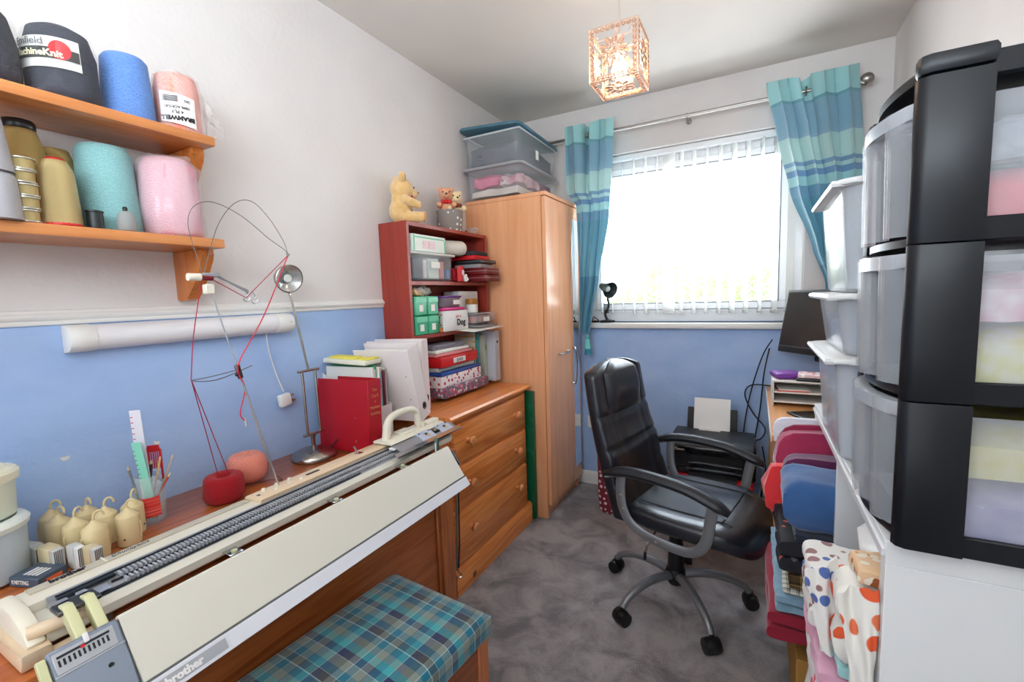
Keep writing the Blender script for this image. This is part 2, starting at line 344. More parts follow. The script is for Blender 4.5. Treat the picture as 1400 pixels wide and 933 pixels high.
# ------------------------------------------------------------------ curtain rod
steel = M('brushed_steel', (170, 165, 160), .28, 1)
rod = T('curtain_rod', 'brushed steel curtain rod with ball finial above the window', 'curtain rod', (0, D - .09, 2.205))
S().cyl((.26, 0, 0), (1.87, 0, 0), .0085, seg=14).obj('pole', steel, rod)
for xx, sgn in ((1.87, 1), (.26, -1)):
    S().lathe([(.009, 0), (.014, .003), (.014, .01), (.009, .014), (.012, .018), (.024, .03), (.028, .045), (.024, .06), (.012, .07), (0, .073)], (xx, 0, 0), 20, (sgn, 0, 0)).obj('finial', steel, rod)
for xx in (.33, 1.135, 1.83):
    S().cyl((xx, .002, -.004), (xx, .089, -.004), .005, seg=10).lathe([(.0, 0), (.012, .003), (.016, .007)], (xx, .08, -.004), 14, (0, 1, 0)).lathe([(.012, -.005), (.012, .005)], (xx, 0, 0), 14, (1, 0, 0)).tube([(xx, .0, -.012), (xx, 0, -.035)], .004, 6).obj('bracket', steel, rod)
# ------------------------------------------------------------------ curtains
cst = [(0, (66, 124, 150)), (.30, (92, 150, 172)), (.555, (104, 152, 180)), (.60, (150, 200, 204)), (.635, (104, 146, 184)), (.66, (164, 202, 202)), (.675, (112, 152, 184)), (.69, (170, 206, 204)), (.78, (134, 168, 190)), (.79, (126, 168, 188)), (.91, (104, 158, 170)), (.92, (156, 208, 210))]
cur_m = bands('banded_teal_satin', cst, 'Z', .98, 2.26, .38, sheen=.3, bump=.15); t, b = nodes(cur_m)
tl = nd(t, 'BsdfTranslucent'); mm = nd(t, 'MixShader'); mm.inputs[0].default_value = .10; src = b.inputs['Base Color'].links[0].from_socket
t.links.new(src, tl.inputs[0]); t.links.new(b.outputs[0], mm.inputs[1]); t.links.new(tl.outputs[0], mm.inputs[2]); t.links.new(mm.outputs[0], [n for n in t.nodes if n.type == 'OUTPUT_MATERIAL'][0].inputs[0])
def lerpkeys(keys, z):
    keys = sorted(keys)
    if z <= keys[0][0]: return keys[0][1:]
    for a, b_ in zip(keys, keys[1:]):
        if z <= b_[0]:
            f = (z - a[0]) / (b_[0] - a[0]); f = f * f * (3 - 2 * f) * .5 + f * .5
            return tuple(p + (q - p) * f for p, q in zip(a[1:], b_[1:]))
    return keys[-1][1:]
def curtain(label, keys, nf, ztop, zbot, ph, EY=2, U0=.46):
    cu = TW('curtain', label, 'curtain', (keys[0][1], D - .09, zbot), group='teal curtains')
    yc = D - .09
    def fn(u, v):
        z = zbot + (ztop - zbot) * v + .012 * sin(u * nf * 2 * pi + ph) * (v > .9) * (v - .9) * 10
        x0, x1, amp = lerpkeys(keys, z); a = u * nf * 2 * pi + ph
        yy = yc - .05 + .085 * math.exp(-((u - U0) / .06) ** 2) * (v > .5) * (v - .5) * 2 + amp * .7 * sin(a) + amp * .25 * sin(a * 2.3 + 1) * (1 - v)
        xx = x0 + (x1 - x0) * u + amp * .25 * sin(2 * a) + .01 * sin(u * 9 + v * 6) * (1 - v)
        return Vector((xx, min(yy, D - .016), z))
    S().grid(fn, nf * 14, 46).obj('curtain_cloth', cur_m, cu, ang=80)
    x0, x1, amp = lerpkeys(keys, 2.205)
    for k in range(nf * 2):
        u = (k * pi - ph) / (nf * 2 * pi)
        if k != EY: continue
        xx = x0 + (x1 - x0) * u
        S().tube([(xx + .003 * 0, yc + .019 * cos(q * pi / 8), 2.205 + .019 * sin(q * pi / 8)) for q in range(16)], .004, 6, closed=True).obj('eyelet', steel, cu)
    return cu
cl = curtain('narrow teal banded curtain gathered beside the wardrobe', [(.98, .525, .57, .008), (1.12, .515, .60, .012), (1.35, .515, .65, .016), (1.7, .512, .71, .022), (1.80, .508, .715, .025), (1.88, .45, .72, .03), (2.1, .445, .735, .035), (2.26, .44, .74, .038)], 3, 2.262, 1.02, .3, 3, .46)
# tassel tieback
tt = T('curtain_tieback', 'teal tassel tieback hanging below the left curtain at the sill', 'tieback', (.56, D - .11, .93))
aq = M('aqua_cord', (110, 190, 185), .6, bump=.4, bs=150)
S().tube(smoothpath([(0, .02, .17), (-.02, .0, .12), (0, 0, .075)]), .004, 6).tube(smoothpath([(0, .02, .17), (.02, -.01, .13), (0, 0, .075)]), .004, 6).obj('cord', aq, tt)
S().lathe([(.004, .075), (.013, .07), (.015, .06), (.009, .05), (.016, .045), (.022, .0), (.024, -.01)], (0, 0, 0), 18, wob=.1).obj('tassel', aq, tt)
S().lathe([(.008, -.005), (.018, -.01), (.022, -.045), (.023, -.05)], (.004, .0, 0), 18, wob=.1).obj('lower_tassel', M('teal_cord', (60, 140, 165), .6), tt)
cr = curtain('wide teal banded curtain swept to the right behind the clear tubs', [(1.02, 1.80, 1.88, .02), (1.28, 1.775, 1.89, .03), (1.45, 1.72, 1.90, .035), (1.75, 1.62, 1.91, .045), (2.0, 1.56, 1.895, .045), (2.26, 1.505, 1.875, .045)], 4, 2.265, 1.03, 1.2, 4, .42)
# ------------------------------------------------------------------ wall socket on the far wall
so = T('wall_socket', 'white double wall socket low on the far wall beside the wardrobe', 'socket', (.56, D, .42))
S().box(-.04, .04, -.012, 0, -.04, .04, .004).obj('face_plate', trim_m, so)
S().box(-.022, -.01, -.018, -.01, .01, .026, .001).box(.01, .022, -.018, -.01, .01, .026, .001).obj('switch', trim_m, so)
# ------------------------------------------------------------------ pendant cage light
pl = T('pendant_light', 'square beaded cage pendant lamp with lit bulb hanging from the ceiling', 'lamp', (1.065, 1.592, 1.95))
silver = M('rose_silver_wire', (215, 190, 172), .3, .6)
bead = M('glass_bead', (250, 205, 175), .12, 0, trans=.65, ior=1.4)
S().cyl((0, 0, .16), (0, 0, .45), .0025, seg=8).obj('flex', M('pale_flex', (200, 180, 165), .5), pl)
S().lathe([(.0, .45), (.03, .448), (.035, .435), (.02, .43), (.006, .42)], (0, 0, 0), 20).obj('ceiling_rose', trim_m, pl)
S().cyl((0, 0, .105), (0, 0, .165), .014, .012, 14).obj('bulb_holder', trim_m, pl)
bulb = M('lit_bulb', (255, 216, 176), .3, emit=75)
S().lathe([(.010, .105), (.013, .09), (.022, .07), (.026, .055), (.022, .036), (.012, .026), (0, .023)], (0, 0, 0), 16).obj('bulb', bulb, pl)
cg = S(); h = .079
for a_ in (-h, h):
    for b_ in (-h, h):
        cg.tube([(a_, b_, 0), (a_, b_, .165)], .0016, 5); cg.tube([(a_, -h, b_ + h if b_ < 0 else .165), (a_, h, b_ + h if b_ < 0 else .165)], .0016, 5); cg.tube([(-h, a_, 0 if b_ < 0 else .165), (h, a_, 0 if b_ < 0 else .165)], .0016, 5)
cg.tube([(-h, 0, .165), (h, 0, .165)], .0014, 5).tube([(0, -h, .165), (0, h, .165)], .0014, 5)
cg.obj('cage_frame', silver, pl)
def panelmesh(hh):
    fl = S(); bd = S()
    def oval(cx_, cy_, a_, rx, ry, s_):
        pts = [(cx_ + cos(a_) * rx * cos(q) - sin(a_) * ry * sin(q), 0, cy_ + sin(a_) * rx * cos(q) + cos(a_) * ry * sin(q)) for q in [k * pi / 6 for k in range(12)]]
        fl.tube(pts, .0013, 4, closed=True); s_.ball((cx_, 0, cy_), 1, (rx * .82, .0035, ry * .82), 10, 6, mtx=RY(-a_))
    oval(0, hh / 2, 0, .013, .013, bd)
    for k in range(10):
        a_ = k * pi / 5 + .15; oval(cos(a_) * .034, hh / 2 + sin(a_) * .034, a_, .0165, .0085, bd)
    for k in range(9):
        p = -h + .012 + k * (2 * h - .024) / 8
        for q in (.01, hh - .01): oval(p, q, 0, .008, .0065, bd)
    for k in range(8):
        p = .026 + k * (hh - .052) / 7
        for q in (-h + .01, h - .01): oval(q, p, pi / 2, .008, .0065, bd)
    for sx in (-1, 1):
        for sy in (-1, 1): fl.tube([(sx * .05, 0, hh / 2 + sy * .05), (sx * (h - .02), 0, hh / 2 + sy * (hh / 2 - .02))], .001, 4)
    return fl.mesh('filigree'), bd.mesh('bead_flower')
f1, b1 = panelmesh(.165)
for rot_, lc in (((0, 0, 0), (0, -h, 0)), ((0, 0, 0), (0, h, 0)), ((0, 0, pi / 2), (h, 0, 0)), ((0, 0, pi / 2), (-h, 0, 0)), ((pi / 2, 0, 0), (0, .0825, 0))):
    p_ = mk('filigree_panel', f1, silver, pl, loc=lc, rot=rot_); mk('beads', b1, bead, p_)
#pt = bpy.data.lights.new('bulb_light', 'POINT'); pt.energy = 3.2; pt.color = (1, .74, .52); pt.shadow_soft_size = .03
#po; COL.objects.link(po); po.parent = pl; po.location = (0, 0, .055)
#bulb_o = [c for c in pl.children if c.name == 'bulb'][0]; bulb_o.visible_shadow = False
# ================================================================== left side furniture
pine = wood('orange_pine', (218, 142, 84), (188, 112, 58), 'y', .35, 4, coat=.2)
pinek = wood('knotty_pine', (236, 150, 82), (200, 108, 48), 'y', .3, 3.5, knots=5, coat=.25)
mahog = wood('red_mahogany', (160, 58, 42), (136, 44, 34), 'z', .35, 4)
beech = wood('beech_laminate', (240, 176, 132), (230, 162, 114), 'z', .24, 2.5, coat=.15)
teak = wood('reddish_teak', (186, 104, 54), (150, 78, 36), 'y', .28, 5, coat=.3)
chrome = M('chrome', (200, 200, 205), .12, 1)
black = M('black_plastic', (22, 22, 24), .35)
white = M('white_card', (228, 224, 222), .6)
paper = M('paper', (238, 236, 228), .8)
def tube(*a, **k): return S().tube(*a, **k)
# ---- wardrobe
wd = TW('wardrobe', 'tall beech wardrobe with a plain door and a mirror door beside the window', 'wardrobe', (.25, 2.49, 0))
c_ = S().box(.001, .474, 2.235, 2.253, 0, 1.785, .001).box(.001, .474, 2.722, 2.74, 0, 1.785, .001).box(.001, .012, 2.253, 2.722, .02, 1.785).box(.012, .474, 2.253, 2.722, .09, .108).box(.44, .458, 2.253, 2.722, 0, .09)
c_.obj('carcass', beech, wd)
S().box(.001, .502, 2.232, 2.744, 1.785, 1.806, .002).obj('top_board', beech, wd)
dA = S().box(.476, .4976, 2.237, 2.584, .082, 1.782, .0015).obj('door', beech, wd)
def bow(p0, p1, out, r=.005):
    p0, p1, out = Vector(p0), Vector(p1), Vector(out); return tube(smoothpath([p0, p0 + out * .7, (p0 + p1) / 2 + out, p1 + out * .7, p1], 5), r, 8)
bow((.496, 2.38, .925), (.496, 2.51, .928), (.028, 0, 0)).obj('handle', chrome, dA, label='horizontal chrome bow handle')
dB = S().box(.476, .4976, 2.588, 2.74, .082, 1.782, .0015).obj('door', beech, wd)
S().box(.4976, .4990, 2.622, 2.722, .17, 1.71).obj('mirror', M('mirror_glass', (240, 242, 245), .02, 1), dB, label='tall narrow mirror')
bow((.496, 2.607, .93), (.496, 2.607, .72), (.03, 0, 0)).obj('handle', chrome, dB, label='vertical chrome bow handle')
# ---- green board between wardrobe and drawers
gb = TW('green_board', 'dark green board standing in the gap between drawers and wardrobe', 'board', (.3, 2.21, 0))
gm = M('dark_green_card', (20, 98, 66), .35, c2=(40, 128, 92), ns=14, nst=(.55, .8))
S().box(.2, .412, 2.2, 2.226, .002, .735, .002).obj('panel', gm, gb)
S().box(.30, .36, 2.194, 2.2, .1, .6, .001).obj('edge_strip', M('green_dark', (14, 70, 48), .5), gb)
# ---- chest of drawers
cd_ = TW('chest_of_drawers', 'orange pine chest of three drawers with round wooden knobs', 'chest of drawers', (.2, 1.82, 0))
S().box(.0, .372, 1.465, 1.485, .02, .752).box(.0, .372, 2.158, 2.176, .02, .752).box(.0, .012, 1.485, 2.158, .02, .752).box(.012, .36, 1.485, 2.158, .1, .118).obj('carcass', pinek, cd_)
S().prism([(.0, .753), (.392, .753), (.404, .760), (.406, .77), (.398, .779), (.0, .779)], 'y', 1.452, 2.186).obj('top', pinek, cd_)
S().prism([(.0, .0), (.398, .0), (.398, .1), (.388, .112), (.0, .112)], 'y', 1.456, 2.184).obj('plinth', pinek, cd_)
S().box(.36, .374, 1.465, 2.176, .345, .362).box(.36, .374, 1.465, 2.176, .54, .556).box(.36, .374, 1.465, 2.176, .735, .752).obj('front_rail', pinek, cd_)
for z0, z1, kz in ((.116, .343, .2525), (.364, .538, .455), (.558, .733, .645)):
    dr_ = S().box(.30, .388, 1.488, 2.152, z0, z1, .005, 2).obj('drawer', pinek, cd_)
    for y_ in (1.59, 2.03):
        S().lathe([(.012, -.002), (.014, 0), (.009, .006), (.009, .01), (.019, .018), (.023, .027), (.018, .037), (0, .041)], (.388, y_, kz), 18, (1, 0, 0)).obj('knob', pine, dr_)
# ---- bookcase on the chest
bc = TW('bookcase', 'dark red mahogany bookcase standing on the pine chest', 'bookcase', (.08, 1.86, .78))
BX = .16
for y0 in (1.53, 2.172): S().box(.001, BX, y0, y0 + .018, .780, 1.600, .0012).obj('side_panel', mahog, bc)
for z0 in (.782, 1.082, 1.325, 1.582): S().box(.006, BX - .002, 1.548, 2.172, z0, z0 + .018, .0012).obj('shelf', mahog, bc)
S().box(.001, .006, 1.548, 2.172, .782, 1.598).obj('back_panel', mahog, bc)
Z1, Z2, Z3 = 1.3435, 1.1005, .8005
# ---- desk
dk = TW('desk', 'reddish brown wooden cabinet desk under the knitting machine', 'desk', (.28, .55, 0))
S().box(.001, .535, -.30, 1.306, .692, .72, .006, 2).obj('desk_top', teak, dk)
teakz = wood('teak_upright', (192, 112, 62), (156, 84, 44), 'z', .3, 5, coat=.25)
for a_, b_ in ((1.235, 1.305), (-.28, -.2)): S().box(.486, .505, a_, b_, .0, .69, .002).obj('stile', teakz, dk)
S().box(.486, .504, -.2, 1.235, .545, .69, .002).box(.486, .504, -.2, 1.235, .03, .12, .002).obj('rail', teak, dk)
S().box(.474, .486, -.2, 1.235, .1, .56).obj('recessed_panel', teak, dk)
S().box(.486, .497, 1.221, 1.235, .12, .545, .004).box(.486, .497, -.2, 1.235, .533, .545, .004).obj('moulding', teakz, dk)
for a_ in (1.285, -.29): S().box(.01, .486, a_, a_ + .02, 0, .69).obj('side_panel', teakz, dk)
# ---- tartan stool
pm = M('tartan_wool', (60, 130, 140), .9, sheen=.3); t, b = nodes(pm); tcn = nd(t, 'TexCoord'); sp = nd(t, 'SeparateXYZ'); t.links.new(tcn.outputs['Object'], sp.inputs[0])
def plaidramp(sock, per, stops, t):
    d = nd(t, 'Math', operation='DIVIDE'); d.inputs[1].default_value = per; f = nd(t, 'Math', operation='FRACT'); t.links.new(sock, d.inputs[0]); t.links.new(d.outputs[0], f.inputs[0])
    r = nd(t, 'ValToRGB'); r.color_ramp.interpolation = 'CONSTANT'; e = r.color_ramp.elements
    while len(e) < len(stops): e.new(.5)
    for i, (p, c) in enumerate(stops): e[i].position = p; e[i].color = lin(c)
    t.links.new(f.outputs[0], r.inputs[0]); return r.outputs[0]
TE, NV, GY, DK, LT, LN = (0, 100, 122), (22, 30, 78), (118, 126, 116), (52, 52, 54), (50, 150, 155), (165, 182, 182)
st1 = [(0, TE), (.14, LN), (.15, GY), (.30, DK), (.32, TE), (.45, LT), (.58, LN), (.59, NV), (.72, DK), (.86, GY), (.98, LN)]
st2 = [(0, DK), (.13, LN), (.14, TE), (.27, GY), (.42, LN), (.43, NV), (.56, LT), (.70, GY), (.84, TE), (.98, LN)]
sx = nd(t, 'Math', operation='ADD'); t.links.new(sp.outputs['X'], sx.inputs[0]); sz = nd(t, 'Math', operation='MULTIPLY'); sz.inputs[1].default_value = -1; t.links.new(sp.outputs['Z'], sz.inputs[0]); t.links.new(sz.outputs[0], sx.inputs[1])
c1_ = plaidramp(sx.outputs[0], .15, st1, t); c2_ = plaidramp(sp.outputs['Y'], .15, st2, t)
mx = nd(t, 'Mix', data_type='RGBA'); mx.inputs[0].default_value = .5; t.links.new(c1_, mx.inputs[6]); t.links.new(c2_, mx.inputs[7]); t.links.new(mx.outputs[2], b.inputs['Base Color'])
n = nd(t, 'TexNoise'); n.inputs['Scale'].default_value = 400; bu = nd(t, 'Bump'); bu.inputs['Strength'].default_value = .4; bu.inputs['Distance'].default_value = .001; t.links.new(tcn.outputs['Object'], n.inputs[0]); t.links.new(n.outputs[0], bu.inputs['Height']); t.links.new(bu.outputs[0], b.inputs['Normal'])
st = T('stool', 'wooden stool with a blue green tartan cushion seat in front of the desk', 'stool', (.692, .565, 0), radians(-5))
def cushion(x0, x1, y0, y1, z0, z1, crown=.012, ed=.018):
    def fn(u, v):
        a, c = u * 2 - 1, v * 2 - 1; e = max(abs(a), abs(c)); k = max(0, (e - .86) / .14)
        px = (x0 + x1) / 2 + a * (x1 - x0) / 2; py = (y0 + y1) / 2 + c * (y1 - y0) / 2
        z = z1 + crown * (1 - a * a) * (1 - c * c) - (ed * k * k)
        return Vector((px, py, z))
    s = S().grid(fn, 32, 40); s.mesh_top = True
    b2 = s.bm; be = [e for e in b2.edges if e.is_boundary]; r = bmesh.ops.extrude_edge_only(b2, edges=be); vs = [v for v in r['geom'] if isinstance(v, bmesh.types.BMVert)]
    for v in vs: v.co.z = z0; v.co.x = (x0 + x1) / 2 + (v.co.x - (x0 + x1) / 2) * .985; v.co.y = (y0 + y1) / 2 + (v.co.y - (y0 + y1) / 2) * .985
    b2.faces.new([v for v in sorted(vs, key=lambda v: math.atan2(v.co.y - (y0 + y1) / 2, v.co.x - (x0 + x1) / 2))])
    return s
cushion(-.178, .178, -.37, .37, .405, .468).obj('cushion', pm, st, ang=60)
tk2 = wood('stool_teak', (150, 78, 38), (112, 54, 24), 'y', .3, 6, coat=.2)
S().box(-.165, .165, -.355, -.335, .31, .404, .003).box(-.165, .165, .335, .355, .31, .404, .003).box(-.165, -.147, -.34, .34, .31, .404, .003).box(.147, .165, -.34, .34, .31, .404, .003).obj('apron', tk2, st)
for sx_ in (-1, 1):
    for sy_ in (-1, 1):
        S().box(sx_ * .15 - .02, sx_ * .15 + .02, sy_ * .34 - .02, sy_ * .34 + .02, .25, .404, .003).lathe([(.017, 0), (.02, .01), (.013, .05), (.016, .12), (.019, .19), (.013, .205), (.021, .215), (.021, .225), (.014, .235), (.019, .25)], (sx_ * .15, sy_ * .34, 0), 16).obj('leg', teakz, st)
# ---- wall shelves
def shelf(label, z, y1, brk):
    t_ = TW('wall_shelf', label, 'shelf', (.001, .3, z), group='pine shelves on the left wall')
    S().box(.001, .2, -.15, y1, z - .024, z, .003, 2).obj('board', pine, t_)
    pr_ = [(.001, z - .024), (.15, z - .024), (.152, z - .04), (.14, z - .055), (.132, z - .07), (.115, z - .10), (.09, z - .125), (.07, z - .14), (.058, z - .158), (.04, z - .163), (.012, z - .164), (.001, z - .16)]
    for yb in brk: S().prism(pr_, 'y', yb, yb + .032, .003).obj('bracket', wood('pine_bracket', (208, 126, 62), (176, 94, 40), 'z', .35, 4, coat=.2), t_)
shelf('upper orange pine wall shelf with one bracket at its right end', 1.712, .742, (.706, .02))
shelf('lower orange pine wall shelf with a shaped bracket at its right end', 1.444, .742, (.706, .02))
# ---- strip light
sl = TW('strip_light', 'long white strip light fixed on the blue wall below the rail', 'lamp', (.001, .75, 1.195))
pf = [(.001, 1.163), (.03, 1.166), (.046, 1.178), (.052, 1.196), (.046, 1.214), (.03, 1.226), (.001, 1.228)]
S().prism(pf, 'y', .50, .985).obj('diffuser', M('opal_plastic', (232, 230, 232), .3), sl)
for a_, b_ in ((.447, .50), (.985, 1.045)):
    S().prism([(.001 if q[0] < .01 else q[0] + .002, q[1] + (.002 if q[1] > 1.196 else -.002)) for q in pf], 'y', a_, b_, .003).obj('end_cap', trim_m, sl)
S().cyl((.05, 1.03, 1.2), (.054, 1.03, 1.2), .002, seg=8).obj('pull_switch', M('grey_plastic', (150, 150, 150), .5), sl)
cd2 = M('white_cable', (215, 215, 215), .5)
tube(smoothpath([(.02, .955, 1.166), (.012, .965, 1.1), (.01, .985, 1.02), (.02, 1.0, .955)], 6), .0022, 6).obj('cable', cd2, sl)
tube(smoothpath([(.028, 1.035, 1.226), (.02, 1.06, 1.25), (.012, 1.075, 1.262)], 4), .0014, 6).obj('pull_cord', cd2, sl)
pg = T('wall_plug', 'white plug with three pins hanging on the blue wall below the strip light', 'plug', (.022, 1.0, .925), rot=(.15, 0, 0))
S().box(-.012, .012, -.022, .022, -.022, .022, .007, 2).obj('plug_body', trim_m, pg)
S().box(-.004, .004, .022, .038, .006, .010).box(-.008, -.004, .022, .036, -.014, -.008).box(.004, .008, .022, .036, -.014, -.008).obj('pin', M('brass', (180, 150, 90), .3, 1), pg)
# wall marks: small torn patches
for k, (y_, z_, r_) in enumerate(((.425, .905, .008), (.615, .885, .007))):
    S().prism([(y_ + r_ * (1 + .5 * sin(3 * q + k)) * cos(q), z_ + r_ * (1 + .5 * cos(2 * q + k)) * sin(q)) for q in [i * pi / 5 for i in range(10)]], 'x', -.0005, .0008).obj('torn_patch', white, wl, label='small white patch of torn wallpaper')

# ================================================================== boxes on the wardrobe
def tub_mesh(L, Wd, Hh, tap=.04, th=.003, rad=.03):
    """open rounded tub, tapering to its base, sits at z 0"""
    s = S(); n = 6; rings = []
    def ring(l, w_, z, r):
        out = []
        for cx_, cy_, a0_ in ((l / 2 - r, w_ / 2 - r, 0), (-l / 2 + r, w_ / 2 - r, pi / 2), (-l / 2 + r, -w_ / 2 + r, pi), (l / 2 - r, -w_ / 2 + r, 1.5 * pi)):
            for i in range(n + 1):
                a_ = a0_ + i * pi / 2 / n; out.append(s.bm.verts.new((cx_ + r * cos(a_), cy_ + r * sin(a_), z)))
        return out
    rg = [ring(L * (1 - tap) - .01, Wd * (1 - tap) - .01, 0, rad), ring(L * (1 - tap), Wd * (1 - tap), .006, rad), ring(L, Wd, Hh, rad), ring(L - 2 * th, Wd - 2 * th, Hh, rad), ring(L * (1 - tap) - 2 * th, Wd * (1 - tap) - 2 * th, .009, rad)]
    for a_, b_ in zip(rg, rg[1:]):
        for i in range(len(a_)): s.bm.faces.new((a_[i], a_[(i + 1) % len(a_)], b_[(i + 1) % len(a_)], b_[i]))
    s.bm.faces.new(rg[0][::-1]); s.bm.faces.new(rg[-1]); return s
def lid_mesh(L, Wd, z, h=.014, rad=.035, rib=True):
    s = S(); pts = []
    for cx_, cy_, a0_ in ((L / 2 - rad, Wd / 2 - rad, 0), (-L / 2 + rad, Wd / 2 - rad, pi / 2), (-L / 2 + rad, -Wd / 2 + rad, pi), (L / 2 - rad, -Wd / 2 + rad, 1.5 * pi)):
        for i in range(6): pts.append((cx_ + rad * cos(a0_ + i * pi / 10), cy_ + rad * sin(a0_ + i * pi / 10)))
    s.prism(pts, 'z', z, z + h, .004)
    if rib: s.prism([(p[0] * .86, p[1] * .88) for p in pts], 'z', z + h - .001, z + h + .004, .002)
    return s
clear = clearmat('clear_plastic', (225, 228, 232), .13, .08)
def cloth_lump(x0, x1, y0, y1, z0, z1, seed, amp=.012):
    s = S().box(x0, x1, y0, y1, z0, z1); s.sub(7)
    cz = z0
    for v in s.bm.verts:
        ex = min((v.co.x - x0), (x1 - v.co.x)) / (x1 - x0); ey = min((v.co.y - y0), (y1 - v.co.y)) / (y1 - y0)
        if v.co.z > (z0 + z1) / 2: v.co.z -= (z1 - z0) * .35 * (1 - min(1, min(ex, ey) * 5)) ** 2
    return s.wob(amp, 18, seed)
tb = T('storage_box', 'clear plastic storage box of pink clothes directly on the wardrobe', 'storage box', (.205, 2.45, 1.807), group='storage boxes on the wardrobe')
tub_mesh(.34, .50, .15).obj('tub', clear, tb)
lid_mesh(.375, .54, .15).obj('lid', M('grey_lid', (150, 150, 152), .4), tb)
pinkc = M('raspberry_cloth', (205, 75, 120), .9, c2=(228, 110, 150), ns=10, bump=.5, bs=30); creamc = M('cream_cloth', (226, 214, 204), .9, c2=(205, 190, 178), ns=9, bump=.5, bs=30)
cloth_lump(-.145, .145, -.225, .225, .011, .062, 1, .01).obj('folded_cloth', creamc, tb, label='cream folded cloth')
cloth_lump(-.14, .02, -.22, -.02, .064, .135, 2, .014).obj('folded_cloth', pinkc, tb, label='pink folded cloth')
cloth_lump(.03, .14, -.21, .05, .064, .13, 3, .014).obj('folded_cloth', M('rose_cloth', (190, 110, 135), .9, c2=(225, 200, 200), ns=14), tb, label='rose and white folded cloth')
cloth_lump(-.14, .14, .04, .21, .064, .13, 5, .014).obj('folded_cloth', M('plum_cloth', (140, 70, 110), .9), tb, label='plum folded cloth')
tb2 = T('storage_box', 'clear plastic storage box of dark clothes under a teal lid, atop the other box', 'storage box', (.205, 2.45, 1.9765), group='storage boxes on the wardrobe')
tub_mesh(.345, .50, .165).obj('tub', clear, tb2)
S().tube([(x_, y_, .163) for x_, y_ in [(.173, -.25), (.173, .25), (-.173, .25), (-.173, -.25)]], .005, 6, closed=True).obj('rim', M('frosted_rim', (190, 195, 198), .4), tb2)
cloth_lump(-.148, .148, -.225, .225, .012, .135, 7, .012).obj('folded_cloth', M('navy_cloth', (42, 50, 66), .9, c2=(72, 78, 92), ns=9, bump=.5, bs=25), tb2, label='dark blue folded cloth')
S().box(.168, .1695, -.04, -.005, .05, .10).obj('paper_label', paper, tb2)
lid_mesh(.385, .55, 0, .014).rot(RY(radians(4)) @ RX(radians(-1.5))).obj('lid', M('teal_lid', (74, 112, 128), .4), tb2, loc=(-.005, -.005, .180))
# ================================================================== bookcase contents and toys
def bx(n, m, p, a, bev=.002, **k): return S().box(*a, bev).obj(n, m, p, **k)
x0_, BF = .012, .158
tf = lambda *a, **k: text(*a, ext=.0002, **k)
ink = M('black_ink', (30, 30, 34), .6); red = M('bright_red', (205, 28, 34), .4); greyink = M('grey_ink', (110, 110, 115), .6)
# row one
t = TW('storage_box', 'lidded clear plastic box of sewing bits on the top bookcase shelf', 'storage box', (.09, 1.715, Z1))
tm = tub_mesh(.145, .30, .118, rad=.015).mesh('tub'); mk('tub', tm, clear, t, loc=(.088, 1.712, Z1))
S().box(.008, .168, 1.555, 1.872, Z1 + .118, Z1 + .13, .004, 2).obj('lid', M('frosted_lid', (205, 205, 198), .3), t)
for a, c in (((.03, .15, 1.58, 1.64), (60, 62, 72)), ((.03, .152, 1.645, 1.668), (225, 220, 215)), ((.03, .15, 1.68, 1.76), (205, 215, 205)), ((.03, .15, 1.765, 1.80), (200, 130, 120)), ((.08, .153, 1.815, 1.845), (70, 120, 165))):
    bx('sewing_packet', M('packet_%d' % c[0], c, .6), t, (*a, Z1 + .012, Z1 + (.06 if c[0] == 70 else .085 + .02 * (c[1] % 3) / 2)), .003)
bx('paper_label', paper, t, (.1600, .1606, 1.69, 1.755, Z1 + .06, Z1 + .09), 0)
t = TW('carton', 'white and mint green carton lying on the clear box in the bookcase', 'carton', (.09, 1.68, Z1 + .131))
mint = M('mint_card', (120, 200, 165), .5)
bx('carton_body', M('pale_card', (232, 236, 226), .5), t, (.015, .165, 1.562, 1.80, Z1 + .131, Z1 + .205), .002)
for a in ((.1650, .1656, 1.565, 1.575, Z1 + .133, Z1 + .203), (.1650, .1656, 1.788, 1.799, Z1 + .133, Z1 + .19), (.1650, .1656, 1.575, 1.79, Z1 + .19, Z1 + .196)): bx('green_edge', mint, t, a, 0)
bx('printed_panel', M('pink_print', (240, 215, 215), .6, c2=(205, 120, 130), ns=60, nst=(.5, .9)), t, (.1650, .1654, 1.63, 1.72, Z1 + .145, Z1 + .18), 0)
t = TW('fabric_roll', 'rounded white roll in the bookcase beside the mint green carton', 'roll', (.10, 1.90, Z1 + .131))
S().lathe([(0, -.085), (.028, -.083), (.036, -.07), (.038, 0), (.038, .07), (.03, .084), (0, .088)], (.115, 1.905, Z1 + .17), 22, (.35, 1, 0)).obj('roll_body', M('cream_vinyl', (222, 214, 200), .4), t)
tf('print', 'Beauty', .014, ink, t, (.156, 1.935, Z1 + .167), (.0, 1, 0), (0, 0, 1))
t = TW('card_box', 'small bright red carton standing on the top bookcase shelf', 'carton', (.15, 1.91, Z1))
S().box(-.012, .012, -.016, .016, 0, .078, .0015).rot(RZ(.3)).obj('carton_body', red, t, loc=(.165, 1.915, Z1)); S().ball((0, 0, 0), .011, (.25, 1, 1.3)).obj('printed_oval', white, t, loc=(.1785, 1.92, Z1 + .045))
t = TW('card_box', 'small dark red carton leaning behind the bright red one', 'carton', (.12, 1.89, Z1))
S().box(-.012, .012, -.018, .018, 0, .062, .0015).rot(RX(-.1)).obj('carton_body', M('deep_red', (150, 20, 30), .4), t, loc=(.14, 1.893, Z1 + .003))
t = TW('paper_ball', 'crumpled white paper scrap on the top shelf beside the red carton', 'paper', (.17, 1.955, Z1))
S().box(-.012, .012, -.014, .014, 0, .03, .002).sub(2).wob(.006, 60).rot(RX(.5)).obj('crumpled_sheet', paper, t, loc=(.17, 1.955, Z1 + .006))
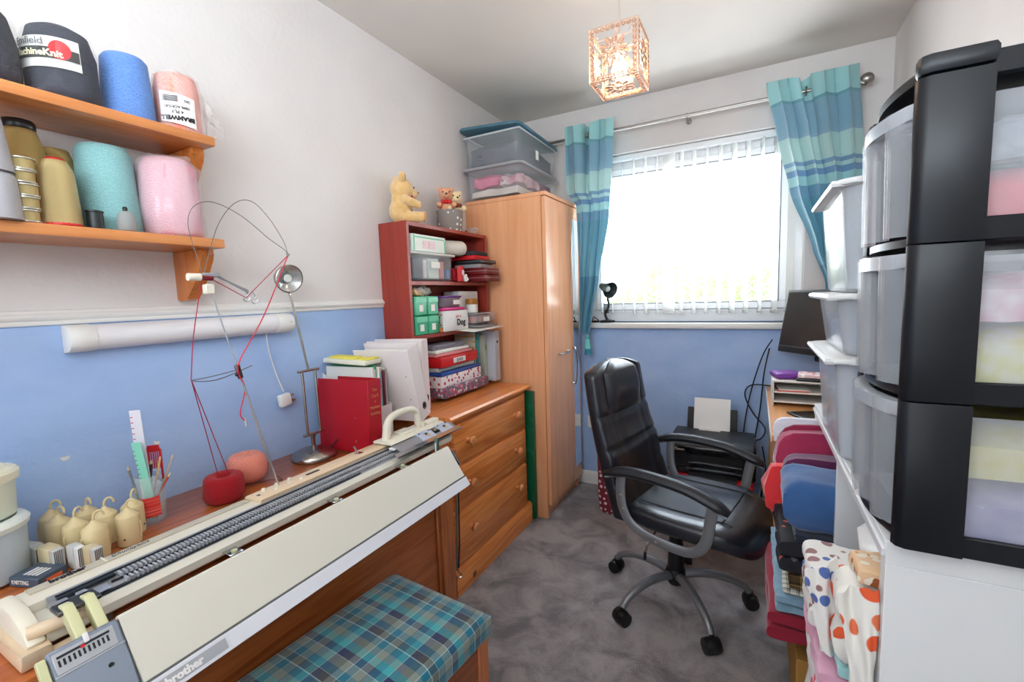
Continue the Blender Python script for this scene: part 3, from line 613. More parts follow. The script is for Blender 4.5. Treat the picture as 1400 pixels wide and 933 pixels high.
wine = M('wine_case', (112, 22, 28), .3); gcase = M('clear_case_lid', (150, 145, 148), .2); i = 0
for k, (zz, h, m_, lab, dx) in enumerate(((0, .034, wine, 'dark red flat case, lowest of the pile on the top bookcase shelf', .06), (.036, .033, wine, 'dark red flat case second from the bottom of the pile', .058), (.071, .02, gcase, 'grey see-through flat case in the pile above the dark red ones', .03), (.093, .02, M('black_case', (38, 40, 46), .3), 'black flat case with silver edge near the top of the pile', .04), (.115, .022, red, 'red folded pouch on top of the case pile', .0), (.139, .02, M('charcoal_cloth', (50, 52, 60), .8), 'dark grey folded pouch topmost in the case pile', -.01))):
    t = TW('flat_case', lab, 'case', (.12, 2.07, Z1 + zz), group='flat cases on the top bookcase shelf')
    S().box(-.075, .085, -.072, .078, 0, h, .003, 2).rot(RZ(.05 * (k % 3 - 1))).obj('case_body', m_, t, loc=(.11 + dx, 2.08, Z1 + zz))
    if k < 4: S().box(-.076, .086, -.073, .079, h * .52, h * .6).rot(RZ(.05 * (k % 3 - 1))).obj('case_seam', M('silver_edge', (170, 168, 170), .3, .6), t, loc=(.11 + dx, 2.08, Z1 + zz))
# row two
gbm = M('green_drawer_plastic', (60, 165, 120), .2, c2=(95, 195, 150), ns=10)
for k, (yy, zz) in enumerate(((1.562, 0), (1.646, 0), (1.562, .088), (1.646, .088))):
    t = TW('drawer_box', 'translucent green card carton, %s of the four in the bookcase' % ('lower left', 'lower right', 'upper left', 'upper right')[k], 'box', (.09, yy + .04, Z2 + zz), group='four green cartons in the bookcase')
    bx('box_body', gbm, t, (.03, .162, yy, yy + .081, Z2 + zz, Z2 + zz + .086), .005)
    bx('paper_label', paper, t, (.162, .163, yy + .025, yy + .052, Z2 + zz + .018, Z2 + zz + .048), 0)
    bx('front_flap', M('green_flap', (110, 205, 165), .25), t, (.162, .1645, yy + .004, yy + .077, Z2 + zz + .058, Z2 + zz + .082), .001)
t = TW('plastic_bag', 'crinkled clear bag with peach contents on top of the green cartons', 'bag', (.10, 1.64, Z2 + .175))
S().ball((0, 0, 0), .035, (.9, 1.7, .55), 14, 8).wob(.014, 40).obj('bag_contents', M('peach_cloth', (230, 180, 130), .8, bump=.5), t, loc=(.11, 1.63, Z2 + .192))
S().ball((0, 0, 0), .042, (.9, 1.8, .55), 18, 10).wob(.02, 45, 3).obj('bag_film', clearmat('bag_film', (235, 232, 225), .35, .2, .8, 60), t, loc=(.11, 1.645, Z2 + .20))
t = TW('food_tub', 'patterned tub with hot pink lid behind the white printed bag', 'tub', (.09, 1.85, Z2))
mk('tub_body', tub_mesh(.13, .19, .10, rad=.02).mesh('tub'), spots('leaf_print', (215, 215, 200), (90, 120, 90), 70, .35, c3=(190, 110, 110), rnd=1), t, loc=(.095, 1.85, Z2))
S().box(.028, .164, 1.752, 1.95, Z2 + .10, Z2 + .116, .006, 2).obj('lid', M('hot_pink', (215, 40, 130), .3), t)
t = TW('food_tub', 'clear tub with purple lid stacked on the pink lidded tub', 'tub', (.09, 1.85, Z2 + .117))
mk('tub_body', tub_mesh(.12, .17, .045, rad=.02).mesh('tub'), M('smoky_tub', (130, 120, 130), .2), t, loc=(.09, 1.85, Z2 + .117))
S().box(.028, .152, 1.762, 1.938, Z2 + .162, Z2 + .174, .005, 2).obj('lid', M('purple_lid', (100, 50, 130), .3), t); bx('paper_label', paper, t, (.152, .1535, 1.86, 1.92, Z2 + .13, Z2 + .152), 0)
t = TW('carton', 'plain white box standing at the right end of the middle bookcase shelf', 'carton', (.09, 2.05, Z2 + .08))
bx('carton_body', white, t, (.02, .12, 1.96, 2.14, Z2 + .08, Z2 + .195), .002)
t = TW('cork_jar', 'round tub with golden brown lid in front of the white box', 'tub', (.145, 2.03, Z2 + .08))
S().lathe([(.026, 0), (.03, .003), (.03, .045)], (.15, 2.03, Z2 + .08), 20).obj('tub_body', M('white_tub', (225, 222, 215), .4), t); S().lathe([(.032, .045), (.032, .072), (.029, .075), (0, .075)], (.15, 2.03, Z2 + .08), 20).obj('lid', M('amber_lid', (165, 105, 40), .3), t)
t = TW('storage_box', 'clear box with white label at the right of the middle bookcase shelf', 'storage box', (.16, 2.06, Z2 + .02))
mk('tub', tub_mesh(.16, .21, .055, rad=.012).mesh('tub'), clear, t, loc=(.14, 2.06, Z2 + .02)); bx('box_contents', M('mixed_haberdashery', (160, 130, 125), .6, c2=(215, 110, 95), ns=30, nst=(.5, .6)), t, (.075, .205, 1.98, 2.14, Z2 + .028, Z2 + .062), .005)
bx('paper_label', paper, t, (.2205, .2215, 2.03, 2.09, Z2 + .034, Z2 + .058), 0); bx('lid', clearmat('clear_lid', (220, 220, 222), .5), t, (.055, .225, 1.953, 2.167, Z2 + .075, Z2 + .0795), .001)
t = TW('magazine', 'magazine with curled edge jutting from the middle bookcase shelf', 'magazine', (.17, 2.0, Z2))
S().grid(lambda u, v: Vector((.03 + .24 * u, 1.86 + .29 * v, Z2 + .002 + .02 * max(0, (u - .55)) ** 2 * (1 - v) * 0 - .02 * max(0, u - .55) ** 1.5 * (1 - v))), 12, 8, .004).obj('pages', paper, t)
bx('magazine_spine', M('grey_book', (130, 125, 125), .6), t, (.05, .235, 1.965, 2.15, Z2 + .005, Z2 + .017), .001)
t = TW('printed_bag', 'white paper bag lettered pet dog on the middle bookcase shelf', 'bag', (.17, 1.83, Z2))
def pillow(n, ax, ay, az, m, t, loc, rz=0, rx=0, name=None):
    s = S().box(-ax, ax, -ay, ay, -az, az); s.sub(5)
    for v in s.bm.verts:
        f = 1 - .75 * max(abs(v.co.y) / ay, abs(v.co.z) / az) ** 3; v.co.x *= max(.12, f)
    return s.wob(.003, 50).rot(RZ(rz) @ RX(rx)).obj(n, m, t, loc=loc)
pillow('bag_body', .018, .10, .048, white, t, (.182, 1.835, Z2 + .052))
tf('red_print', 'pet a', .022, red, t, (.2025, 1.83, Z2 + .074), (0, 1, 0), (0, 0, 1)); tf('black_print', 'Dog', .042, ink, t, (.203, 1.85, Z2 + .043), (0, 1, 0), (0, 0, 1), bold=.0012)
t = TW('ribbon_card', 'small orange packet at the front edge of the middle shelf', 'packet', (.15, 1.76, Z2)); bx('packet_body', M('orange_card', (225, 130, 60), .5), t, (.125, .168, 1.735, 1.79, Z2, Z2 + .018), .004)
# row three: horizontal pile
spot_m = spots('cherry_dots', (236, 228, 228), (185, 50, 90), 48, .34, rnd=1)
pile = [('photo_box', 'flowery patterned box at the bottom of the pile on the chest', 'box', .045, spots('floral_print', (110, 100, 115), (190, 90, 120), 60, .45, c3=(210, 200, 205), rnd=1), .235, 1.655, 2.035, .0),
        ('notebook_box', 'white box dotted with dark pink, second from the bottom of the pile', 'box', .055, spot_m, .212, 1.655, 2.0, .0),
        ('ring_binder', 'blue flat folder on the pink dotted box', 'folder', .016, M('royal_blue', (40, 75, 150), .4), .215, 1.65, 2.0, .02),
        ('spiral_notebook', 'pale notebook with wire spine on the blue folder', 'notebook', .02, M('pale_pages', (220, 222, 214), .7, c2=(160, 160, 160), ns=120, stretch=(.1, 1, 3)), .195, 1.66, 1.96, -.02),
        ('ring_binder', 'bright red lever file lying in the pile with a white label', 'folder', .048, red, .208, 1.655, 1.985, .03),
        ('paper_pad', 'pink topped paper pad on the red lever file', 'notebook', .014, M('salmon_card', (220, 140, 140), .6), .19, 1.66, 1.95, -.03),
        ('spiral_notebook', 'white notebook near the top of the pile', 'notebook', .016, paper, .185, 1.66, 1.94, .02),
        ('spiral_notebook', 'grey magazines topmost on the pile', 'magazine', .022, M('grey_magazines', (150, 146, 156), .6, c2=(90, 88, 98), ns=60, stretch=(.2, .2, 4)), .175, 1.66, 1.90, -.04)]
zz = Z3 - .015 + .014
for n_, lab, cat_, h, m_, xf, ya, yb, rz in pile:
    t = TW(n_, lab, cat_, (.10, (ya + yb) / 2, zz), group='pile of boxes and folders in the bookcase')
    xa = .03; S().box(xa - .1, xf - .1, ya - (ya + yb) / 2, yb - (ya + yb) / 2, 0, h, min(.004, h / 4), 2).rot(RZ(rz)).obj('body', m_, t, loc=(.10, (ya + yb) / 2, zz))
    if m_ is red: bx('spine_label', white, t, (.2085, .2125, 1.76, 1.86, zz + .012, zz + .036), 0); text('spine_print', 'JEANS', .02, greyink, t, (.213, 1.81, zz + .024), (0, 1, 0), (0, 0, 1))
    if n_ == 'spiral_notebook' and h == .02:
        s = S()
        for k in range(26): s.tube([(xf + .002 + .006 * cos(q), 1.67 + k * .0108, zz + .01 + .008 * sin(q)) for q in [i * pi / 3 for i in range(6)]], .0012, 4, closed=True)
        s.obj('wire_binding', steel, t, kind='stuff')
    zz += h + .0012
# upright items at right of row three
for n_, lab, cat_, m_, a, rz in (('hardback_book', 'tall cream and yellow book upright behind the pile', 'book', M('cream_yellow', (225, 215, 190), .6, c2=(225, 165, 50), ns=6, nst=(.5, .6), stretch=(1, 1, 8)), (.02, .15, 2.04, 2.052, Z3, Z3 + .27), 0),
                            ('hardback_book', 'thin teal book upright beside the grey magazine file', 'book', M('teal_book', (90, 165, 165), .5), (.02, .165, 2.058, 2.068, Z3, Z3 + .265), 0),
                            ('hardback_book', 'pale green book with gold oval on its spine', 'book', M('sage_book', (180, 185, 170), .5), (.02, .19, 2.076, 2.104, Z3 + .06, Z3 + .255), 0)):
    t = TW(n_, lab, cat_, (a[0] + .06, a[2], Z3)); bx('cover', m_, t, (*a[:4], Z3 + .001, a[5]), .0015); 
    if 'oval' in lab: S().ball((.1905, 2.09, Z3 + .19), .012, (.1, .8, 1.6)).obj('spine_oval', M('gold_print', (170, 150, 90), .4, .5), t)
t = TW('magazine_file', 'pale grey box file with finger holes at the right end of the bookcase', 'file', (.16, 2.14, Z3))
bx('file_body', M('grey_board', (188, 192, 200), .6), t, (.02, .235, 2.112, 2.165, Z3 + .001, Z3 + .275), .002)
S().cyl((.2345, 2.14, Z3 + .215), (.2358, 2.14, Z3 + .215), .008, seg=14).obj('finger_hole', ink, t)
for z_ in (.25, .262, .24): bx('spine_line', greyink, t, (.2345, .2355, 2.118, 2.160, Z3 + z_, Z3 + z_ + .002), 0)
S().cyl((.13, 2.1118, Z3 + .17), (.13, 2.1105, Z3 + .17), .006, seg=12).cyl((.13, 2.1118, Z3 + .14), (.13, 2.1105, Z3 + .14), .009, seg=12).obj('dark_cutout', ink, t)
# ---- toys on top
fur = M('golden_plush', (238, 200, 140), .95, c2=(226, 180, 112), ns=30, bump=1, bs=220, sheen=.6, dist=.004)
furo = M('amber_plush', (222, 150, 72), .95, bump=1, bs=220, sheen=.5); fuc = M('cream_plush', (238, 214, 165), .95, bump=1, bs=220, sheen=.5)
def remesh(o, vox=.004, sm=4):
    r = o.modifiers.new('remesh', 'REMESH'); r.mode = 'VOXEL'; r.voxel_size = vox; r.use_smooth_shade = True
    s = o.modifiers.new('smooth', 'SMOOTH'); s.iterations = sm; s.factor = .5; return o
ZT = 1.601
td = T('teddy_bear', 'golden plush teddy bear sitting slumped at the left end of the bookcase top', 'teddy bear', (.072, 1.60, ZT), radians(60))
s = S(); s.ball((0, 0, .055), .05, (1.0, .95, 1.15)).ball((0, .0, .105), .038, (1, .9, 1.0))
s.ball((.012, 0, .152), .053, (1.0, 1.0, .92)).ball((.056, 0, .136), .026, (1.2, 1.05, .9))
for sd in (-1, 1):
    s.ball((.0, sd * .043, .196), .021, (.7, 1, 1.1))
    for q in range(5): s.ball((.01 + q * .013, sd * (.046 + .002 * q), .100 - .005 * q), .020 - .0004 * q)
    for q in range(6): s.ball((.015 + q * .011, sd * (.028 + .006 * q), .026), .026 - .0005 * q)
remesh(s.obj('body', fur, td), .0035, 5)
for sd in (-1, 1):
    S().ball((.088, sd * .060, .028), .021, (.35, 1, 1.1)).obj('foot_pad', furo, td); S().ball((.013, sd * .043, .197), .013, (.4, 1, 1)).obj('inner_ear', furo, td)
    S().ball((.061, sd * .019, .160), .0045).obj('eye', black, td)
S().ball((.086, 0, .142), .007, (.7, 1.2, .8)).obj('nose', black, td)
S().ball((.05, 0, .118), .012, (.6, 1.0, .8)).ball((.05, .016, .118), .013, (.5, 1, .8)).ball((.05, -.016, .118), .013, (.5, 1, .8)).obj('ribbon_bow', M('rose_ribbon', (190, 60, 80), .5), td)
bkt = T('fabric_basket', 'grey fabric pot with white spots holding small bears on the bookcase', 'pot', (.088, 1.955, ZT))
grey_spot = spots('grey_white_spots', (146, 136, 130), (240, 238, 232), 36, .22, rnd=.35)
S().lathe([(.056, 0), (.060, .004), (.069, .105), (.066, .105), (.057, .008), (0, .008)], (0, 0, 0), 28, wob=.03).obj('pot_wall', grey_spot, bkt)
bw = M('beige_plush', (226, 182, 140), .95, bump=1, bs=260, sheen=.5)
def minibear(label, x, y, z, rz, m_, bow_c, kind=0):
    b_ = T('small_bear', label, 'teddy bear', (x, y, z), rz, group='small bears in the spotted pot'); b_.scale = (1.75,) * 3; s = S()
    s.ball((0, 0, 0), .018, (.9, 1, 1.2)).ball((.004, 0, .032), .020).ball((.021, 0, .027), .010, (1.1, 1, .8))
    for sd in (-1, 1): s.ball((.0, sd * .016, .048), .0075, (.6, 1, 1)); s.ball((.01, sd * .02, .0), .009, (1.5, .8, .8)); s.ball((.022, sd * .021, .002), .008)
    remesh(s.obj('body', m_, b_), .0022, 3)
    for sd in (-1, 1): S().ball((.021, sd * .009, .037), .0022, u=8, v=6).obj('eye', black, b_)
    S().ball((.032, 0, .030), .003, (.7, 1.2, .9), 8, 6).obj('nose', black, b_)
    S().ball((.018, 0, .011), .006).ball((.018, .009, .011), .007, (.6, 1, .8)).ball((.018, -.009, .011), .007, (.6, 1, .8)).obj('ribbon', bow_c, b_)
minibear('small pink-beige bear with red ribbon, left in the spotted pot', .10, 1.912, ZT + .120, -.9, M('pink_beige_plush', (222, 160, 125), .95, bump=1, bs=260), red)
minibear('small golden bear with brown ribbon, middle in the spotted pot', .118, 1.962, ZT + .108, -.7, fuc, M('brown_ribbon', (130, 60, 30), .6))
minibear('small cream bear, right in the spotted pot', .085, 1.998, ZT + .122, -.5, bw, M('tan_ribbon', (190, 130, 80), .6))
t = TW('small_tub', 'small clear round tub on the right end of the bookcase top', 'tub', (.12, 2.12, ZT))
S().lathe([(.026, 0), (.031, .028), (.0295, .028), (.025, .003), (0, .003)], (.12, 2.115, ZT), 22).obj('tub_body', clear, t); S().lathe([(.032, .028), (.032, .031), (0, .031)], (.12, 2.115, ZT), 22).obj('lid', clearmat('tub_lid', (235, 225, 220), .6), t); S().lathe([(.022, .004), (.024, .016), (0, .017)], (.12, 2.115, ZT), 18).obj('contents', M('tan_beads', (200, 150, 120), .7), t)
t = TW('acorn', 'tiny brown cone ornament between the spotted pot and the round tub', 'ornament', (.125, 2.045, ZT)); S().lathe([(.008, 0), (.010, .004), (.006, .012), (0, .016)], (.125, 2.045, ZT), 12).obj('cone', M('nut_brown', (110, 50, 25), .5), t)

# ================================================================== white binders and red binder
def lever_arch(label, loc, rot, w_, h, d, m_, hole=True, name='box_file'):
    t = T(name, label, 'file', loc, rot=rot, group='white box files at the back of the desk' if m_ is white else None)
    return t
wf_m = M('white_board', (232, 222, 220), .55)
def boxfile(label, loc, rot, inner=True):
    t = T('box_file', label, 'file', loc, rot=rot, group='white box files')
    # spine faces +x, thickness along y
    S().box(-.245, 0, -.038, -.034, 0, .31, .001).obj('side_panel', wf_m, t); S().box(-.245, 0, .034, .038, 0, .31, .001).obj('side_panel', wf_m, t)
    S().box(-.004, 0, -.034, .034, 0, .31, .001).obj('spine', wf_m, t); S().box(-.245, -.004, -.034, .034, 0, .004).obj('base', wf_m, t)
    S().box(-.235, -.02, -.03, .03, .006, .29, .001).obj('papers', M('paper_block', (225, 222, 214), .8), t)
    S().tube([(.0008, .011 * cos(q), .055 + .014 * sin(q)) for q in [i * pi / 9 for i in range(18)]], .0018, 6, closed=True).obj('finger_ring', ink, t)
    S().cyl((-.001, 0, .055), (.0006, 0, .055), .010, seg=16).obj('finger_hole', M('hole_dark', (70, 50, 48), .7), t)
    for y_, z_ in ((-.0385, .10), (-.0385, .2)): S().cyl((-.03, y_ - .0005, z_), (-.03, y_ + .001, z_), .003, seg=8).cyl((-.2, y_ - .0005, z_), (-.2, y_ + .001, z_), .003, seg=8).obj('rivet', steel, t)
    return t
boxfile('white box file leaning, the one nearer the red binder', (.305, 1.425, .779 + .004), (radians(16), 0, radians(10)))
boxfile('white box file standing upright against the dark red bookcase', (.235, 1.523, .781), (radians(1), 0, radians(20)))
# magazine file full of papers
mf = T('magazine_file', 'white magazine file stuffed with papers and booklets behind the red binder', 'file', (.235, 1.258, .721), radians(6))
S().prism([(-.24, 0), (0, 0), (0, .14), (-.06, .16), (-.24, .27)], 'y', -.052, -.049).obj('side_panel', wf_m, mf); S().prism([(-.24, 0), (0, 0), (0, .14), (-.06, .16), (-.24, .27)], 'y', .049, .052).obj('side_panel', wf_m, mf)
S().box(-.003, 0, -.049, .049, 0, .14).obj('front_panel', wf_m, mf); S().box(-.24, 0, -.049, .049, 0, .003).obj('base', wf_m, mf)
for k, (y_, th_, h_, c) in enumerate(((-.044, .012, .295, (228, 226, 218)), (-.029, .010, .285, (215, 222, 222)), (-.017, .006, .30, (60, 150, 100)), (-.009, .008, .292, (236, 232, 220)), (.002, .009, .27, (90, 170, 195)), (.014, .004, .288, (225, 215, 190)), (.021, .008, .275, (120, 50, 60)), (.032, .005, .282, (190, 200, 190)), (.040, .006, .25, (215, 205, 215)))):
    S().box(-.228, -.006 - .004 * (k % 3), y_, y_ + th_, .004, h_, .001).obj('booklet', M('booklet_%d' % k, c, .6), mf)
S().box(-.22, -.02, -.065, .03, .0, .018, .004, 2).rot(RY(.04)).obj('paper_bundle', M('ivory_paper', (232, 228, 208), .7), mf, loc=(0, 0, .303))
S().box(-.20, -.08, -.055, .0, .0, .008, .002).rot(RY(.03)).obj('sticky_notes', M('yellow_card', (235, 222, 90), .6), mf, loc=(0, 0, .322)); S().box(-.07, -.02, -.05, .02, .0, .006, .002).obj('sticky_notes', MATS['yellow_card'], mf, loc=(0, 0, .322))
rb = T('ring_binder', 'large dark red binder standing on the desk with gold spine lettering', 'binder', (.283, 1.162, .721), rot=(radians(-2), 0, radians(5)))
rbm = M('red_cloth_binder', (176, 18, 34), .42, bump=.15, bs=300)
S().box(-.232, 0, -.035, -.032, 0, .262, .001).obj('cover', rbm, rb); S().box(-.20, 0, .032, .035, 0, .262, .001).obj('cover', rbm, rb)
S().box(-.003, .0015, -.035, .035, 0, .262, .0015).obj('spine', rbm, rb)
S().box(-.19, -.018, -.024, .012, .012, .248, .001).obj('paper_block', M('cream_pages', (228, 220, 196), .8), rb)
for a_ in (.003,): S().box(-.012, .0025, -.028, .028, 0, .008, .001).obj('spine_foot', M('silver_foil', (200, 195, 185), .3, .5), rb)
gold = M('faded_gold', (205, 150, 95), .5, .3)
for k, (wd_, sz) in enumerate((('The', .016), ('Card', .018), ('of', .012), ('Machine', .0155), ('Knitting', .0155))): text('spine_print', wd_, sz, gold, rb, (.0018, 0, .225 - .021 * k), (0, 1, 0), (0, 0, 1))
for z_ in (.10, .185): S().cyl((-.06, -.0355, z_ - .06), (-.06, -.034, z_ - .06), .003, seg=10).obj('rivet', steel, rb)

# ================================================================== desk lamp (brushed steel)
dl = TW('desk_lamp', 'brushed steel reading lamp with dome base and round head on the desk', 'lamp', (.12, 1.03, .721))
stl = M('lamp_steel', (165, 158, 150), .25, 1)
bc_ = Vector((.12, 1.028, .721))
S().lathe([(.074, 0), (.076, .004), (.075, .010), (.070, .020), (.050, .030), (.025, .037), (.012, .041), (0, .042)], bc_, 36).obj('base', stl, dl)
S().lathe([(.007, .038), (.007, .075), (.010, .077), (.010, .083), (0, .084)], bc_, 16).obj('neck', stl, dl)
yA, yB = 1.005, 1.065; zA, zB = .806, 1.03
S().cyl((.12, yA - .012, zA), (.12, yB + .012, zA), .0045, seg=10).obj('crossbar', stl, dl); S().cyl((.115, yA - .012, zB), (.115, yB + .012, zB), .0045, seg=10).obj('crossbar', stl, dl)
for y_ in (yA + .004, yB - .004): S().cyl((.12, y_, zA), (.115, y_, zB), .0045, seg=10).obj('twin_rod', stl, dl)
S().cyl((.115, 1.035, zB), (.105, .997, 1.29), .004, seg=10).obj('upper_rod', stl, dl)
hc = Vector((.12, .985, 1.345)); ax_ = (Vector((1.0, -.12, -.20))).normalized()
hd = S().lathe([(.020, -.040), (.030, -.035), (.040, -.022), (.046, -.004), (.047, .004), (.045, .006), (.043, .002)], hc, 28, ax_, cap=False).lathe([(.0, -.041), (.020, -.040)], hc, 28, ax_, cap=False).obj('lamp_head', stl, dl)
S().lathe([(.0, -.018), (.026, -.012), (.041, .001), (.044, .003)], hc, 28, ax_, cap=False).obj('reflector', M('grey_reflector', (190, 192, 190), .2, .7), hd); S().lathe([(0, -.004), (.012, -.004), (.014, -.008), (.010, -.016)], hc, 18, ax_).obj('bulb', M('clear_bulb', (220, 222, 215), .1), hd)
S().cyl(hc - ax_ * .03, Vector((.105, .997, 1.29)), .005, seg=8).obj('head_joint', stl, dl)
tube(smoothpath([(.14, 1.09, .745), (.13, 1.14, .77), (.09, 1.18, .74), (.05, 1.2, .722)], 6), .0022, 6).obj('cable', black, dl)
# black clip gadget on machine
t = T('tension_dial', 'small black gadget with a red button lying behind the knitting machine', 'gadget', (.345, .905, .7215), radians(64))
S().box(-.035, .03, -.011, .011, 0, .024, .003, 2).obj('body', black, t); S().box(.02, .05, -.009, .009, .005, .03, .003).rot(RY(-.3)).obj('tip', black, t); S().cyl((.012, 0, .023), (.012, 0, .0265), .005, seg=12).obj('red_button', M('orange_button', (215, 70, 30), .3), t)

# ================================================================== yarn balls on the desk
redy = yarnmat('crimson_yarn', (190, 8, 26), (120, 2, 14), 420, .25); pky = yarnmat('salmon_yarn', (244, 158, 136), (222, 120, 100), 380, -.5)
t = T('yarn_ball', 'crimson wound yarn cake on the desk in front of the pink one', 'yarn', (.175, .690, .7215)); S().lathe([(.0, .052), (.012, .05), (.018, .068), (.030, .073), (.042, .071), (.049, .062), (.0495, .04), (.051, .018), (.046, .004), (.040, 0), (0, 0)][::-1], (0, 0, 0), 40, wob=.05).obj('wound_yarn', redy, t, ang=80)
t = T('yarn_ball', 'salmon pink wound yarn cake behind the crimson one', 'yarn', (.10, .802, .7215)); S().lathe([(.0, .07), (.02, .085), (.04, .083), (.052, .07), (.056, .045), (.054, .02), (.046, .004), (0, 0)][::-1], (0, 0, 0), 40, wob=.05).obj('wound_yarn', pky, t, ang=80)
tube(smoothpath([(.15, .80, .7225), (.17, .83, .7235), (.205, .845, .7225), (.15, .86, .7225)], 6), .0012, 5).obj('loose_end', M('loose_yarn', (90, 60, 60), .9), t, loc=(-.10, -.802, -.7215))
# ================================================================== jar of tools
jr = TW('glass_jar', 'glass jar of rulers and brushes standing on the desk against the wall', 'jar', (.105, .525, .7215))
jc = (.105, .525, .7215)
jg = clearmat('jar_glass', (215, 228, 225), .2, .03); S().lathe([(.030, 0), (.034, .005), (.035, .085), (.033, .098), (.027, .106), (.027, .112), (.030, .114), (.030, .120), (.027, .122), (.025, .120), (.024, .104), (.031, .09), (.031, .008), (0, .006)], jc, 30).obj('jar_wall', jg, jr)
S().grid(lambda u, v: Vector((jc[0] + .0358 * cos(-1.3 + 1.5 * u), jc[1] + .0358 * sin(-1.3 + 1.5 * u), jc[2] + .022 + .05 * v)), 10, 2, .0006).obj('red_label', M('coral_label', (214, 52, 48), .5, c2=(235, 120, 110), ns=3, stretch=(1, 1, 90), nst=(.5, .6)), jr)
def stick(n, lab, cat_, m_, p0, p1, w_, th_, extra=None):
    p0, p1 = Vector(p0), Vector(p1); d = (p1 - p0); L = d.length; t = T(n, lab, cat_, p0); t.rotation_euler = d.to_track_quat('Z', 'Y').to_euler(); o = S().box(-w_ / 2, w_ / 2, -th_ / 2, th_ / 2, 0, L, min(th_, w_) * .3).obj('shaft', m_, t); return t, L
t, L = stick('ruler', 'long white ruler with red marks, tallest thing in the glass jar', 'ruler', M('white_ruler', (222, 218, 226), .4), (.108, .522, .732), (.098, .522, 1.012), .026, .002)
t.rotation_euler = (0, -.035, .6)
for k in range(9): bx('red_mark', red, t, (-.012, -.006, -.0014, -.001, .15 + k * .014, .152 + k * .014), 0)
t, L = stick('ruler', 'mint green ruler in the glass jar in front of the white one', 'ruler', M('mint_ruler', (140, 215, 190), .4), (.125, .523, .732), (.112, .505, .935), .022, .002); t.rotation_euler = (.06, -.08, .55)
for k in range(7): bx('black_mark', ink, t, (-.011, -.006, -.0014, -.001, .11 + k * .012, .1115 + k * .012), 0)
t = T('comb', 'bright red comb standing in the glass jar', 'comb', (.095, .548, .80), rot=(0, 0, .8)); S().prism([(-.016, .095), (.016, .095), (.012, .112), (-.012, .112)], 'y', -.002, .002).obj('spine', red, t)
s = S(); [s.box(-.0155 + k * .0045, -.0130 + k * .0045, -.001, .001, .05, .097) for k in range(7)]; s.obj('teeth', red, t, kind='stuff'); bx('handle', red, t, (-.016, -.012, -.002, .002, -.02, .1), 0)
bx('side_bar', red, t, (.013, .017, -.002, .002, .02, .1), 0)
for k, (a, b_, c, lab) in enumerate((((.11, .518, .735), (.118, .55, .875), (205, 175, 110), 'flat brush with a pale wooden handle in the glass jar'), ((.10, .53, .735), (.115, .578, .87), (190, 170, 150), 'thin wooden tool leaning right in the glass jar'), ((.115, .515, .735), (.095, .54, .865), (60, 55, 55), 'black handled tool in the glass jar'), ((.095, .515, .735), (.075, .50, .86), (120, 120, 125), 'grey metal tool leaning left in the glass jar'), ((.12, .505, .74), (.13, .56, .83), (160, 60, 30), 'red brown stick inside the glass jar'))):
    t, L = stick('craft_tool', lab, 'tool', M('tool_%d' % k, c, .5), a, b_, .007, .004); S().lathe([(.0035, L - .012), (.0038, L), (.003, L + .008), (0, L + .010)], (0, 0, 0), 10, sx=.9, sy=.5).obj('tip', M('tool_tip', (215, 195, 150), .5), t)
for o_ in list(COL.objects):
    if o_.parent is None and 'glass jar' in str(o_.get('label', '')): o_.location.x += .022; o_.location.y += .010
# ================================================================== claw weights
cw = M('ivory_enamel', (216, 196, 150), .4)
claw = T('claw_weight', 'x', 'weight', (0, 0, 0), group='cream hooked knitting weights')
S().lathe([(.0215, 0), (.0225, .003), (.0225, .066), (.0212, .069), (.006, .082), (.004, .085), (0, .086)], (0, 0, 0), 22).obj('weight_body', cw, claw)
tube(smoothpath([(-.022, 0, .015), (-.0235, 0, .045), (-.012, 0, .068), (0, 0, .082), (0, 0, .092), (.004, 0, .101), (.012, 0, .103), (.017, 0, .097), (.018, 0, .090)], 4), .0024, 6).obj('hook', cw, claw)
tube(smoothpath([(.022, 0, .012), (.0237, 0, .045), (.012, 0, .068), (0, 0, .084)], 4), .0024, 6).obj('strap', cw, claw); S().cyl((0, -.0222, .018), (0, -.0232, .018), .0022, seg=8).obj('rivet', ink, claw)
spots_ = [((.045, .375), 'at the back left of the group, by the wall'), ((.096, .372), 'second in the left edge of the group'), ((.150, .383), 'at the front left, beside the cream cassettes'), ((.212, .395), 'nearest the knitting machine, front centre'), ((.206, .457), 'front right of the group'), ((.148, .437), 'in the middle of the group'), ((.096, .422), 'at the back middle of the group'), ((.154, .487), 'back right of the group, beside the jar')]
for k, ((x_, y_), lb) in enumerate(spots_):
    lab = 'cream hooked weight ' + lb; rz_ = (1.2, .4, 1.9, 1.5, .8, 1.4, .2, 2.2)[k]
    if k == 0: claw.location = (x_, y_, .7215); claw['label'] = lab; claw.rotation_euler = (0, 0, rz_)
    else: dup(claw, lab, (x_, y_, .7215), rz_)
